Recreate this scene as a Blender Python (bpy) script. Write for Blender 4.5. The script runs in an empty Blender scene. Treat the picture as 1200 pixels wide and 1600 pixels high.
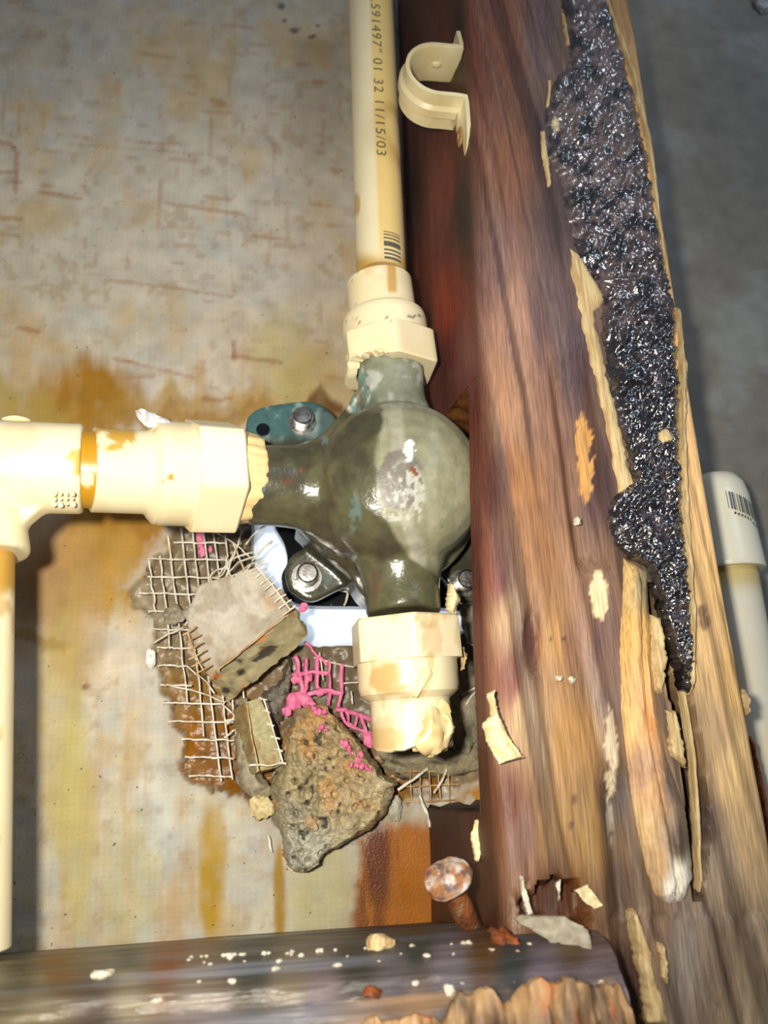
import bpy, math, random
import numpy as np
from mathutils import Matrix, Vector

# ------------------------------------------------------------------ camera
F_PX, CAM = 1255.0, np.array([0.0, -0.35, 0.097])
_y, _p, _t = np.radians([9.0, 17.7, 2.3])
FW = np.array([np.sin(_y)*np.cos(_p), np.cos(_y)*np.cos(_p), np.sin(_p)])
_r0 = np.cross(FW, [0, 0, 1]); _r0 /= np.linalg.norm(_r0); _u0 = np.cross(_r0, FW)
RT = _r0*np.cos(_t) - _u0*np.sin(_t); UP = _r0*np.sin(_t) + _u0*np.cos(_t)
scene = bpy.context.scene
COL = scene.collection
cd = bpy.data.cameras.new('camera'); cam = bpy.data.objects.new('camera', cd); COL.objects.link(cam)
cam.matrix_world = Matrix(((RT[0], UP[0], -FW[0], CAM[0]), (RT[1], UP[1], -FW[1], CAM[1]),
                           (RT[2], UP[2], -FW[2], CAM[2]), (0, 0, 0, 1)))
cd.sensor_fit = 'VERTICAL'; cd.sensor_height = 36; cd.lens = F_PX/1600*36
cd.clip_start = 0.01; cd.clip_end = 20
cd.dof.use_dof = True; cd.dof.focus_distance = 0.30; cd.dof.aperture_fstop = 9.5
scene.camera = cam

# ------------------------------------------------------------------ world, lamps, exposure
w = bpy.data.worlds.new('world'); scene.world = w; w.use_nodes = True
w.node_tree.nodes['Background'].inputs[0].default_value = (0.62, 0.74, 1.0, 1)
w.node_tree.nodes['Background'].inputs[1].default_value = 0.13
def lamp(name, kind, loc, aim, power, col, size):
    l = bpy.data.lights.new(name, kind); o = bpy.data.objects.new(name, l); COL.objects.link(o)
    o.location = loc; l.energy = power; l.color = col
    if kind == 'AREA': l.shape = 'DISK'; l.size = size
    else: l.shadow_soft_size = size
    d = Vector(aim) - Vector(loc); o.rotation_euler = d.to_track_quat('-Z', 'Y').to_euler()
    return o
tl = lamp('torch_light', 'SPOT', (-0.042, -0.37, 0.112), (0.0, 0, 0.20), 7.5, (1.0, 0.94, 0.82), 0.010)
tl.data.spot_size = math.radians(100); tl.data.spot_blend = 1.0
lamp('room_lamp', 'AREA', (0.44, -0.74, 0.56), (0.12, -.09, 0.25), 1.6, (0.76, 0.86, 1.0), 0.22)
lamp('bathroom_lamp', 'AREA', (0.06, 0.40, 0.30), (0.06, 0.02, 0.14), 5.0, (0.86, 0.93, 1.0), 0.15)
scene.view_settings.view_transform = 'Standard'; scene.view_settings.look = 'None'
scene.view_settings.gamma = 1; scene.view_settings.use_curve_mapping = False
scene.view_settings.exposure = 0.0

# ------------------------------------------------------------------ helpers
rng = np.random.default_rng(7); random.seed(7)
def P(px, py, Y=0.0):
    d = FW + (px-600)/F_PX*RT - (py-800)/F_PX*UP
    return CAM + d*((Y - CAM[1])/d[1])
def PZ(px, py, z):
    d = FW + (px-600)/F_PX*RT - (py-800)/F_PX*UP
    return CAM + d*((z - CAM[2])/d[2])
def PIX(v):
    v = np.asarray(v, float) - CAM; z = v @ FW
    return 600 + F_PX*(v @ RT)/z, 800 - F_PX*(v @ UP)/z
def _h(ix, iy, iz, s):
    n = (ix*374761393 + iy*668265263 + iz*2147483647 + s*974634777) & 0xffffffff
    n = ((n ^ (n >> 13))*1274126177) & 0xffffffff
    return ((n ^ (n >> 16)) & 0xffff)/65535.0
def vn(x, y, z=0.0, s=0):
    x, y, z = np.broadcast_arrays(np.asarray(x, float), np.asarray(y, float), np.asarray(z, float))
    ix, iy, iz = (np.floor(a).astype(np.int64) for a in (x, y, z))
    fx, fy, fz = x-ix, y-iy, z-iz
    fx, fy, fz = (a*a*(3-2*a) for a in (fx, fy, fz))
    r = 0
    for a in (0, 1):
        for b in (0, 1):
            for c in (0, 1):
                r = r + _h(ix+a, iy+b, iz+c, s)*(fx if a else 1-fx)*(fy if b else 1-fy)*(fz if c else 1-fz)
    return r
def fbm(x, y, z=0.0, s=0, o=4):
    r = 0; a = .5; t = 0
    for k in range(o):
        r = r + a*vn(np.asarray(x)*2**k, np.asarray(y)*2**k, np.asarray(z)*2**k, s+k*17); t += a; a *= .5
    return r/t
def ss(a, b, x): t = np.clip((x-a)/(b-a), 0, 1); return t*t*(3-2*t)
def lin(c):
    c = np.asarray(c, float)/255.0
    return np.where(c <= .04045, c/12.92, ((c+.055)/1.055)**2.4)
def mix(a, b, t): t = np.clip(np.asarray(t), 0, 1)[..., None]; return a*(1-t) + np.asarray(b)*t
def ell(x, y, cx, cy, rx, ry): return np.clip(1 - ((x-cx)/rx)**2 - ((y-cy)/ry)**2, 0, 1)
def idw(x, y, pts, sx, sy, p=3.0):
    num = 0; den = 0
    for q in pts:
        d2 = ((x-q[0])/sx)**2 + ((y-q[1])/sy)**2 + 1e-3
        wt = d2**(-p/2); num = num + wt[..., None]*lin(q[2]); den = den + wt
    return num/den[..., None]
def sdf(x, y, poly):                       # positive inside
    poly = np.asarray(poly, float); d = np.full(x.shape, 1e9); ins = np.zeros(x.shape, bool)
    for i in range(len(poly)):
        a, b = poly[i], poly[(i+1) % len(poly)]; e = b-a
        t = np.clip(((x-a[0])*e[0] + (y-a[1])*e[1])/(e@e), 0, 1)
        d = np.minimum(d, np.hypot(x-a[0]-t*e[0], y-a[1]-t*e[1]))
        c = ((a[1] > y) != (b[1] > y)) & (x < (b[0]-a[0])*(y-a[1])/((b[1]-a[1]) or 1e-9) + a[0])
        ins ^= c
    return np.where(ins, d, -d)

ORG = {}
def tag(o, label=None, cat=None, group=None, kind=None):
    if label: o['label'] = label
    if cat: o['category'] = cat
    if group: o['group'] = group
    if kind: o['kind'] = kind
    return o
def thing(name, loc, label, cat, group=None):
    o = bpy.data.objects.new(name, None); COL.objects.link(o); o.location = loc
    o.empty_display_size = .01; ORG[o] = np.array(loc, float)
    return tag(o, label, cat, group)
def obj(name, vs, fs, mat, parent=None, col=None, angle=40, smooth=True, origin=None):
    vs = np.asarray(vs, float)
    og = ORG[parent] if parent is not None else (np.array(origin) if origin is not None else np.array([vs[:,0].mean(), vs[:,1].mean(), vs[:,2].min()]))
    me = bpy.data.meshes.new(name); me.from_pydata((vs-og).tolist(), [], [tuple(int(i) for i in f) for f in fs]); me.update()
    if smooth:
        me.shade_smooth(); me.set_sharp_from_angle(angle=math.radians(angle))
    if col is not None:
        col = np.asarray(col)
        if col.shape[1] == 3: col = np.concatenate([col, np.full((len(col), 1), .5)], 1)
        at = me.color_attributes.new('Col', 'FLOAT_COLOR', 'POINT'); at.data.foreach_set('color', col.astype(np.float32).ravel())
    me.materials.append(mat)
    o = bpy.data.objects.new(name, me); COL.objects.link(o)
    if parent is not None: o.parent = parent
    else: o.location = og
    ORG[o] = og
    return o

class N:                                    # tiny node helper
    def __init__(s, name):
        s.m = bpy.data.materials.new(name); s.m.use_nodes = True; s.t = s.m.node_tree
        s.b = s.t.nodes['Principled BSDF']; s.co = s.t.nodes.new('ShaderNodeTexCoord').outputs['Object']
    def n(s, t, **k):
        nd = s.t.nodes.new(t)
        for a, v in k.items(): setattr(nd, a, v)
        return nd
    def l(s, a, b): s.t.links.new(a, b)
    def noise(s, sc, det=4, vec=None, stretch=None):
        nd = s.n('ShaderNodeTexNoise'); nd.inputs['Scale'].default_value = sc; nd.inputs['Detail'].default_value = det
        src = vec or s.co
        if stretch:
            mp = s.n('ShaderNodeMapping'); mp.inputs['Scale'].default_value = stretch; s.l(src, mp.inputs[0]); src = mp.outputs[0]
        s.l(src, nd.inputs['Vector']); return nd.outputs['Fac']
    def ramp(s, f, p0, p1, c0=(0,0,0,1), c1=(1,1,1,1)):
        r = s.n('ShaderNodeValToRGB'); e = r.color_ramp.elements
        e[0].position = p0; e[1].position = p1; e[0].color = c0; e[1].color = c1; s.l(f, r.inputs[0]); return r.outputs[0]
    def mixc(s, f, a, b, mode='MIX'):
        x = s.n('ShaderNodeMix', data_type='RGBA', blend_type=mode)
        for v, i in ((f, 0), (a, 6), (b, 7)):
            if isinstance(v, (int, float)): x.inputs[i].default_value = v
            elif isinstance(v, (tuple, list, np.ndarray)): x.inputs[i].default_value = (*tuple(v)[:3], 1)
            else: s.l(v, x.inputs[i])
        return x.outputs[2]
    def bump(s, h, st, dist=.001):
        b = s.n('ShaderNodeBump'); b.inputs['Strength'].default_value = st; b.inputs['Distance'].default_value = dist
        s.l(h, b.inputs['Height']); s.l(b.outputs[0], s.b.inputs['Normal'])
def pmat(name, c, c2=None, sc=200, rough=.5, bsc=400, bst=.3, metal=0, coat=0, stretch=None, spec=.5, lo=.4, hi=.62, sss=0):
    n = N(name); b = n.b
    c = lin(c); c2 = lin(c2) if c2 is not None else c*.8
    n.l(n.mixc(n.ramp(n.noise(sc, 5, stretch=stretch), lo, hi), c, c2), b.inputs['Base Color'])
    b.inputs['Roughness'].default_value = rough; b.inputs['Metallic'].default_value = metal
    b.inputs['Coat Weight'].default_value = coat; b.inputs['Specular IOR Level'].default_value = spec
    if bst: n.bump(n.noise(bsc, 5, stretch=stretch), bst)
    return n.m
def vmat(name, var=.25, sc=300, bsc=600, bst=.3, stretch=None, coat=0, metal=0, spec=.5, extra=None, det=5):
    n = N(name); b = n.b                     # painted colour in Col, roughness in its alpha
    a = n.n('ShaderNodeVertexColor', layer_name='Col')
    nz = n.noise(sc, det, stretch=stretch)
    g = n.ramp(nz, .3, .7, (1-var, 1-var, 1-var, 1), (1+var, 1+var, 1+var, 1))
    c = n.mixc(1.0, a.outputs['Color'], g, 'MULTIPLY')
    if extra: c = extra(n, c)
    n.l(c, b.inputs['Base Color']); n.l(a.outputs['Alpha'], b.inputs['Roughness'])
    b.inputs['Coat Weight'].default_value = coat; b.inputs['Coat Roughness'].default_value = .12; b.inputs['Metallic'].default_value = metal; b.inputs['Specular IOR Level'].default_value = spec
    if bst: n.bump(n.noise(bsc, 6, stretch=stretch), bst)
    return n.m

def grid_faces(nv, nu, off=0, wrap=False):
    i = np.arange(nv-1)[:, None]; j = np.arange(nu if wrap else nu-1)[None]
    a = i*nu + j; b = i*nu + (j+1) % nu
    return np.stack([a, b, b+nu, a+nu], -1).reshape(-1, 4) + off
def frame(ax):
    ax = ax/np.linalg.norm(ax)
    f = np.array([0., -1, 0]); f = f - ax*(f@ax)
    if np.linalg.norm(f) < .2: f = np.array([0, 0, 1.]) - ax*ax[2]
    f /= np.linalg.norm(f); return ax, f, np.cross(ax, f)
def revolve(p0, p1, prof, nseg=72, hexr=None, cap=(True, True), jit=None, hrot=0.0):
    """prof: (t in metres along p0->p1, radius); hexr(t) = 0..1 how hexagonal.  angle 0 faces the viewer"""
    ax, f, s = frame(np.asarray(p1, float)-p0)
    th = np.linspace(0, 2*np.pi, nseg, endpoint=False)
    V = []
    for k, (t, r) in enumerate(prof):
        rr = np.full(nseg, float(r)); tt = np.full(nseg, float(t))
        hx = hexr(t) if hexr else 0
        if hx:
            m = np.mod(th + hrot, np.pi/3) - np.pi/6
            rr = r*np.minimum(np.cos(np.pi/6)/np.cos(m)*1.155, 1.135)*hx + r*(1-hx)
        if jit: rr, tt = jit(k, th, rr, tt)
        V.append(np.asarray(p0) + tt[:, None]*ax + rr[:, None]*(np.cos(th)[:, None]*f + np.sin(th)[:, None]*s))
    V = np.concatenate(V); F = grid_faces(len(prof), nseg, wrap=True).tolist()
    if cap[0]: V = np.vstack([V, np.asarray(p0) + prof[0][0]*ax]); c = len(V)-1; F += [(c, (j+1) % nseg, j) for j in range(nseg)]
    if cap[1]:
        V = np.vstack([V, np.asarray(p0) + prof[-1][0]*ax]); c = len(V)-1; o = (len(prof)-1)*nseg
        F += [(c, o+j, o+(j+1) % nseg) for j in range(nseg)]
    return V, F
def dense(prof, step=.0012):                # subdivide long runs so colour can vary along a lathe
    out = [prof[0]]
    for a, b in zip(prof, prof[1:]):
        n = max(1, int(abs(b[0]-a[0])/step))
        out += [(a[0]+(b[0]-a[0])*i/n, a[1]+(b[1]-a[1])*i/n) for i in range(1, n+1)]
    return out
def tube(pts, r, n=8):
    pts = np.asarray(pts, float); m = len(pts)
    r = np.broadcast_to(np.asarray(r, float), (m,))
    V = []; th = np.linspace(0, 2*np.pi, n, endpoint=False); ref = None
    for i in range(m):
        d = pts[min(i+1, m-1)] - pts[max(i-1, 0)]; d = d/(np.linalg.norm(d)+1e-12)
        if ref is None: ref = np.cross(d, [0, 1, 0] if abs(d[1]) < .8 else [1, 0, 0])
        ref = ref - d*(ref@d); ref /= np.linalg.norm(ref); s = np.cross(d, ref)
        V.append(pts[i] + r[i]*(np.cos(th)[:, None]*ref + np.sin(th)[:, None]*s))
    V = np.concatenate(V); F = grid_faces(m, n, wrap=True).tolist()
    F.append(tuple(range(n))[::-1]); F.append(tuple(range((m-1)*n, m*n)))
    return V, F
def smoothpath(pts, n=24):                  # Catmull-Rom
    p = np.asarray(pts, float); p = np.vstack([2*p[0]-p[1], p, 2*p[-1]-p[-2]]); out = []
    for t in np.linspace(0, len(p)-3-1e-6, n):
        i = int(t); f = t-i; a, b, c, d = p[i:i+4]
        out.append(.5*(2*b + (c-a)*f + (2*a-5*b+4*c-d)*f*f + (3*b-a-3*c+d)*f**3))
    return np.array(out)
def along(poly, n):
    p = np.asarray(poly, float); L = np.r_[0, np.cumsum(np.hypot(*np.diff(p[:, :2], axis=0).T))]
    t = np.linspace(0, L[-1], n); return np.stack([np.interp(t, L, p[:, k]) for k in range(p.shape[1])], 1)
def strip(left, right, Y, nu, nv, height=.001, edge=.35, thick=.001, back=(0, 0, 0), hfun=None, jag=0, jsc=.05, ns=2, seed=1, yfun=None):
    """closed slab between two edge lines (photo pixels laid on the plane y=Y); front relief, real thickness"""
    L = along(left, nv); R = along(right, nv)
    if jag:
        q = np.arange(nv)
        L = L + np.stack([(fbm(q*jsc*6, 1.3, s=seed)-.5)*2*jag + (vn(q*.9, 3.1, s=seed+2)-.5)*jag, np.zeros(nv)], 1)
        R = R + np.stack([(fbm(q*jsc*6, 7.7, s=seed+5)-.5)*2*jag + (vn(q*.9, 5.1, s=seed+7)-.5)*jag, np.zeros(nv)], 1)
    u = np.linspace(0, 1, nu)[None]; v = np.linspace(0, 1, nv)[:, None]
    X = L[:, None, 0]*(1-u) + R[:, None, 0]*u; Yp = L[:, None, 1]*(1-u) + R[:, None, 1]*u
    Yb = Y if not callable(Y) else Y(u+0*v, v+0*u)
    Pw = np.stack([P(a, b, c) for a, b, c in zip(X.ravel(), Yp.ravel(), np.broadcast_to(Yb, X.shape).ravel())])
    e = ss(0, edge, np.minimum(np.minimum(u, 1-u)*1.0 + 0*v, np.minimum(v, 1-v)*max(1, nv/nu)))
    h = height*np.sqrt(np.clip(e, 0, 1))
    if hfun is not None: h = h + hfun(X, Yp, u+0*v, v+0*u)*np.clip(e*2, 0, 1)
    Fr = Pw.copy(); Fr[:, 1] -= h.ravel()
    Bk = Pw.copy() + np.array(back); Bk[:, 1] += thick
    V = [Fr, Bk]; n = nu*nv; F = grid_faces(nv, nu).tolist() + (grid_faces(nv, nu, n)[:, ::-1]).tolist()
    ring = [i for i in range(nu)] + [i*nu+nu-1 for i in range(1, nv)] + [(nv-1)*nu+i for i in range(nu-2, -1, -1)] + [i*nu for i in range(nv-2, 0, -1)]
    cur = ring; base = 2*n
    for k in range(1, ns+1):
        if k < ns:
            t = k/ns; V.append(Fr[ring]*(1-t) + Bk[ring]*t); nx = list(range(base, base+len(ring))); base += len(ring)
        else: nx = [n+i for i in ring]
        m = len(ring)
        F += [(cur[(i+1) % m], cur[i], nx[i], nx[(i+1) % m]) for i in range(m)]
        cur = nx
    return np.concatenate(V), F
def rough3(V, amp, sc, seed=3, o=3):
    V = V.copy()
    for k in range(3): V[:, k] += (fbm(V[:, 0]*sc, V[:, 1]*sc, V[:, 2]*sc, seed+k*31, o)-.5)*2*amp
    return V
def blob(c, r, n=10, amp=.25, sc=None, seed=1):
    th = np.linspace(0, np.pi, n+1)[1:-1]; ph = np.linspace(0, 2*np.pi, 2*n, endpoint=False)
    D = np.stack([np.outer(np.sin(th), np.cos(ph)), np.outer(np.sin(th), np.sin(ph)), np.outer(np.cos(th), np.ones(2*n))], -1).reshape(-1, 3)
    D = np.vstack([D, [0, 0, 1], [0, 0, -1]])
    k = 1 + amp*2*(fbm(D[:, 0]*1.7+5, D[:, 1]*1.7+5, D[:, 2]*1.7+5, seed, 3)-.5)*1.6
    V = np.asarray(c) + D*k[:, None]*np.asarray(r)
    F = grid_faces(n-1, 2*n, wrap=True).tolist(); m = len(V)
    F += [(m-2, (j+1) % (2*n), j) for j in range(2*n)]; o = (n-2)*2*n
    F += [(m-1, o+j, o+(j+1) % (2*n)) for j in range(2*n)]
    return V, F
def join(parts):
    V = []; F = []; o = 0
    for v, f in parts:
        V.append(np.asarray(v)); F += [tuple(i+o for i in q) for q in f]; o += len(v)
    return np.concatenate(V), F
def boxm(x0, x1, y0, y1, z0, z1):
    V = np.array([(x, y, z) for z in (z0, z1) for y in (y0, y1) for x in (x0, x1)])
    return V, [(0, 2, 3, 1), (4, 5, 7, 6), (0, 1, 5, 4), (1, 3, 7, 5), (3, 2, 6, 7), (2, 0, 4, 6)]

# ------------------------------------------------------------------ materials
def wall_extra(n, c):
    mp = n.n('ShaderNodeMapping'); mp.inputs['Rotation'].default_value = (0, math.radians(1.5), 0); n.l(n.co, mp.inputs[0])
    def wv(d, sc):
        x = n.n('ShaderNodeTexWave', wave_type='BANDS', bands_direction=d); x.inputs['Scale'].default_value = sc
        x.inputs['Distortion'].default_value = 3; x.inputs['Detail'].default_value = 3; x.inputs['Detail Scale'].default_value = 2
        n.l(mp.outputs[0], x.inputs['Vector']); return x.outputs['Fac']
    wz = n.mixc(.5, wv('X', 130), wv('Z', 150))
    g = n.ramp(wz, .25, .75, (.975, .975, .975, 1), (1.015, 1.015, 1.015, 1))
    c = n.mixc(1, c, g, 'MULTIPLY')
    sp = n.ramp(n.noise(420, 2), .70, .74)
    return n.mixc(sp, c, lin((88, 82, 70)))
M = {}
M['wall'] = vmat('cement_board', .12, 90, 900, .22, extra=wall_extra, spec=.3)
M['cpvc'] = vmat('cream_plastic', .03, 60, 500, .04, spec=.5)
M['brass'] = vmat('tarnished_bronze', .16, 260, 700, .16, spec=.6)
M['wood'] = vmat('wet_wood', .34, 100, 100, .35, stretch=(16, 16, .9), spec=.5, det=6)
M['plate'] = vmat('dark_wood', .35, 100, 300, .4, stretch=(.25, 6, 6), spec=.5)
M['cem'] = vmat('broken_cement', .22, 500, 900, .55, spec=.4)
M['cemface'] = vmat('cement_face', .10, 300, 600, .25, spec=.4)
M['tar'] = vmat('black_tar', .4, 500, 520, .45, spec=1.0, coat=1.0)
M['tar'].node_tree.nodes['Principled BSDF'].inputs['Coat IOR'].default_value = 1.9
M['plain'] = vmat('plain_paint', .10, 300, 800, .25)
M['steel'] = pmat('zinc_steel', (205, 203, 198), (150, 145, 138), 300, .32, 800, .15, metal=1)
M['white'] = pmat('white_gloss', (240, 243, 248), (232, 237, 244), 40, .2, 100, 0)
_n = N('thin_white_plastic'); _tr = _n.n('ShaderNodeBsdfTranslucent'); _tr.inputs[0].default_value = (.86, .9, .95, 1); _mx = _n.n('ShaderNodeMixShader'); _mx.inputs[0].default_value = .5
_n.b.inputs['Base Color'].default_value = (.86, .88, .9, 1); _n.b.inputs['Roughness'].default_value = .2
_n.l(_n.b.outputs[0], _mx.inputs[1]); _n.l(_tr.outputs[0], _mx.inputs[2]); _n.l(_mx.outputs[0], _n.t.nodes['Material Output'].inputs['Surface']); M['white'] = _n.m
M['black'] = pmat('black_rubber', (14, 16, 20), (22, 24, 28), 100, .16, 300, .1, spec=.7)
M['glass'] = pmat('fibre_white', (228, 222, 208), (196, 182, 156), 300, .5, 900, .1)
M['fibrust'] = pmat('fibre_stained', (196, 170, 122), (160, 112, 60), 250, .5, 900, .1)
M['pink'] = pmat('pink_paint', (222, 122, 156), (212, 100, 144), 300, .5, 900, .3)
M['ink'] = pmat('print_ink', (84, 84, 66), (104, 102, 84), 900, .6, 300, 0)
M['inkblue'] = pmat('print_ink_blue', (52, 62, 78), (66, 76, 92), 900, .6, 300, 0)
M['strap'] = pmat('cream_strap', (238, 226, 182), (228, 208, 156), 60, .38, 300, .05)
M['rustnail'] = vmat('rusty_iron', .3, 400, 700, .7)
M['flake'] = pmat('cream_flake', (238, 224, 176), (222, 200, 146), 200, .5, 600, .2)
M['chalk'] = pmat('white_crumb', (226, 220, 200), (200, 190, 164), 300, .6, 900, .4)
M['tan'] = pmat('pale_torn_wood', (226, 202, 150), (194, 160, 108), 160, .6, 500, .6, stretch=(5, 5, .4))
M['frayed'] = pmat('frayed_wood', (172, 138, 96), (104, 78, 58), 220, .55, 500, .7)
M['bark'] = pmat('grey_bark', (176, 166, 144), (138, 126, 104), 160, .6, 500, .4)
M['rustb'] = pmat('rust_crumb', (150, 78, 26), (98, 48, 18), 400, .6, 900, .7)
M['grey'] = pmat('floor_concrete', (120, 116, 108), (98, 95, 88), 30, .8, 200, .3)
M['film'] = pmat('clear_film', (205, 204, 200), (160, 162, 166), 150, .2, 300, .3)

# ------------------------------------------------------------------ the cement board wall with its broken hole
RIM = [(275,828),(262,850),(240,868),(228,896),(205,926),(212,948),(236,962),(232,1000),(243,1040),(250,1082),(266,1095),(270,1130),(286,1150),
       (283,1198),(300,1226),(330,1240),(366,1246),(400,1262),(440,1300),(560,1300),(600,1262),(625,1262),(640,1250),(690,1246),(760,1206),(900,1200),
       (900,650),(760,640),(700,655),(540,668),(470,690),(420,720),(360,760)]
HOLE = [(397,806),(398,905),(440,960),(470,1001),(580,1002),(700,1000),(760,960),(800,900),(800,690),(720,672),(560,684),(480,708),(430,740)]
xs = np.r_[np.arange(-.40, -.17, .02), np.arange(-.17, .10, .0011), np.arange(.10, .36, .004), np.arange(.36, .62, .02)]
zs = np.r_[np.arange(0, .56, .0011), np.arange(.56, .70, .02)]
X, Z = np.meshgrid(xs, zs); PX_, PY_ = PIX(np.stack([X, 0*X, Z], -1))
px, py = PX_, PY_
# colours
c = idw(px, py, [(60,60,(176,166,146)),(300,60,(182,174,156)),(480,120,(178,168,148)),(100,300,(190,182,160)),(330,330,(196,188,168)),(480,420,(196,182,160)),
     (60,540,(186,176,150)),(300,560,(194,180,156)),(470,580,(190,168,138)),(60,1000,(204,184,148)),(180,1000,(208,190,156)),(150,1200,(198,186,152)),
     (60,1400,(194,186,156)),(250,1300,(190,190,176)),(400,1400,(196,186,154)),(220,880,(196,186,168)),(520,1380,(190,180,148)),(1150,300,(128,126,118)),(1170,700,(132,128,116)),(1180,1100,(128,124,112)),(760,1220,(180,178,160))], 1, 1.2, 3)
och = lin((176,132,62)); rus = lin((150,88,18)); drk = lin((96,48,12))
c = mix(c, c.mean(-1, keepdims=True)*np.array([1.03, 1.0, .90]), np.full(px.shape, .35))
mot = fbm(px*.045, py*.045, s=6); c = c*(.86 + .28*mot)[..., None]
c = mix(c, lin((158,160,156)), ss(.50, .68, fbm(px*.03, py*.03, s=8))*ss(900, 1250, py)*.45); c = mix(c, lin((186,168,116)), ss(.50, .68, fbm(px*.03, py*.02, s=10))*ss(900, 1200, py)*.35)
c = mix(c, lin((150,120,74)), ss(.60, .72, fbm(px*.06, py*.06, s=12))*.35*(px < 700))
wob = (fbm(px*.03, py*.006, s=3)-.5)*26; wx = px + wob; wy = py + (fbm(px*.03, py*.008, s=5)-.5)*80
f1 = fbm(px*.018, py*.012, s=11)
c = mix(c, lin((184,158,108)), ss(.50, .72, f1)*.55*(px < 700))
c = mix(c, lin((172,180,180)), ss(.52, .75, fbm(px*.014, py*.016, s=19))*.35)
# vertical ochre streaking
stre = fbm(px*.035, py*.004, s=23)
c = mix(c, och, ss(.50, .72, stre)*ss(420, 640, py)*.38*(px < 900))
def spot(cx, cy, rx, ry, col, k): 
    global c
    col = (col[0]*.95, col[1]*1.12+2, col[2]*1.1+8)
    c = mix(c, lin(col), ss(0, .8, ell(wx, wy, cx, cy, rx, ry))*k*(0.65+.7*fbm(px*.06, py*.03, s=int(cx))))
spot(135, 622, 110, 74, (158,94,12), 1.0); spot(300, 640, 170, 45, (170,112,40), .7); spot(40, 640, 90, 60, (170,120,50), .8); spot(330,650,200,22,(150,92,30),.6)
spot(175, 830, 125, 100, (160,94,14), 1.1); spot(140, 900, 130, 90, (182,120,44), .9); spot(110, 960, 60, 180, (178,118,62), .7)
spot(95, 1120, 50, 260, (186,140,78), .6); spot(50, 890, 60, 120, (170,110,70), .6); spot(120,1280,40,230,(190,150,70),.5); spot(60,1010,60,14,(160,110,40),.6)
spot(332, 1360, 24, 150, (176,116,10), .95); spot(436, 1400, 12, 110, (168,108,20), .9); spot(640, 1225, 220, 50, (160,100,20), .7)
spot(500,1400,60,120,(186,148,90),.5); spot(205,1380,60,150,(190,158,112),.4)
spot(485,590,70,70,(178,128,60),.6); spot(505,640,60,30,(110,62,16),.9); spot(440, 560, 60,110,(186,146,90),.5)
spot(720, 1225, 90, 62, (176,106,12), .95); spot(745,1215,20,60,(196,110,20),.8)
big = ss(556, 574, px + (fbm(py*.03, 2.2, s=9)-.5)*40 + ss(1390, 1440, py)*18)*ss(700, 690, px)*ss(1262, 1300, py + (fbm(px*.05, 1.1, s=8)-.5)*30)
c = mix(c, lin((158,92,2)), big*.98)
c = mix(c, lin((84,32,4)), big*ss(.1, .9, ell(wx, wy, 592, 1350, 34, 110))*.9)
c = mix(c, lin((104,56,10)), big*ss(.52,.62, fbm(px*.05, py*.006, s=33))*.7)
# short rust dashes over the mesh under the skin coat
sl = py - .075*px
row = np.abs(np.mod(sl + (fbm(px*.01, py*.01, s=2)-.5)*16, 27) - 13.5)
dash = ss(4.5, 2.0, row)*ss(.60, .80, vn(px*.04, np.floor(sl/27)*3.7, s=41))*ss(.42, .55, fbm(px*.006, py*.006, s=43))*ss(690, 640, py)*ss(560, 520, px)
c = mix(c, lin((150,104,48)), dash*.34*(.5+fbm(px*.03, py*.03, s=45)))
colm = np.abs(np.mod(px + .04*py, 25) - 12.5)
dash2 = ss(4, 2, colm)*ss(.62, .8, vn(np.floor((px+.04*py)/25)*3.3, py*.03, s=47))*ss(.45, .6, fbm(px*.008, py*.006, s=49))*ss(690, 640, py)*ss(560, 520, px)
c = mix(c, lin((158,114,58)), dash2*.35)
def line(pts, wd, col, k):
    global c
    p = along(pts, 60); d = np.full(px.shape, 1e9)
    for q in p: d = np.minimum(d, np.hypot(px-q[0], py-q[1]))
    c = mix(c, lin(col), ss(wd*1.6, wd*.5, d + (vn(px*.2, py*.2, s=3)-.5)*wd)*k)
line([(100,225),(250,235),(335,243),(350,262),(358,380),(364,462)], 2.5, (140,110,80), 0.30)
line([(260,318),(380,335)], 3, (150,96,40), 0.42); line([(170,438),(260,448),(362,464)], 2.5, (140,92,44), 0.36); line([(60,300),(125,310)], 3, (150,96,30), 0.48)
line([(-5,222),(18,226),(26,240),(24,300)], 3.5, (150,84,30), 0.48); line([(0,270),(24,268)], 3, (140,80,24), 0.48); line([(0,340),(30,342)], 4, (150,96,34), 0.48)
line([(330,156),(350,162),(335,164)], 4, (156,110,50), 0.48); line([(318,622),(345,626),(360,622)], 4, (130,80,20), 0.48); line([(362,560),(365,556),(405,562),(440,566)], 3, (130,70,20), 0.42)
line([(365,535),(366,560)], 3, (130,70,24), 0.48); line([(200,590),(240,588)], 3, (150,90,30), 0.36); line([(30,512),(60,518)], 4, (146,84,20), 0.48); line([(180,560),(300,590)],3,(150,90,30),.4)
for a, b, r in ((440, 10, 9), (462, 48, 8), (446, 32, 5), (488, 57, 6), (498, 40, 4)):
    c = mix(c, lin((74,78,84)), ss(0, .6, ell(px + (vn(px*.15, py*.15)-.5)*8, py, a, b, r, r*.7))*.8)
c = mix(c, lin((120,86,34)), (ss(0,.5,ell(px,py,136,1073,8,7))-ss(.3,.8,ell(px,py,138,1073,5,4)))*.9)
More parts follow.
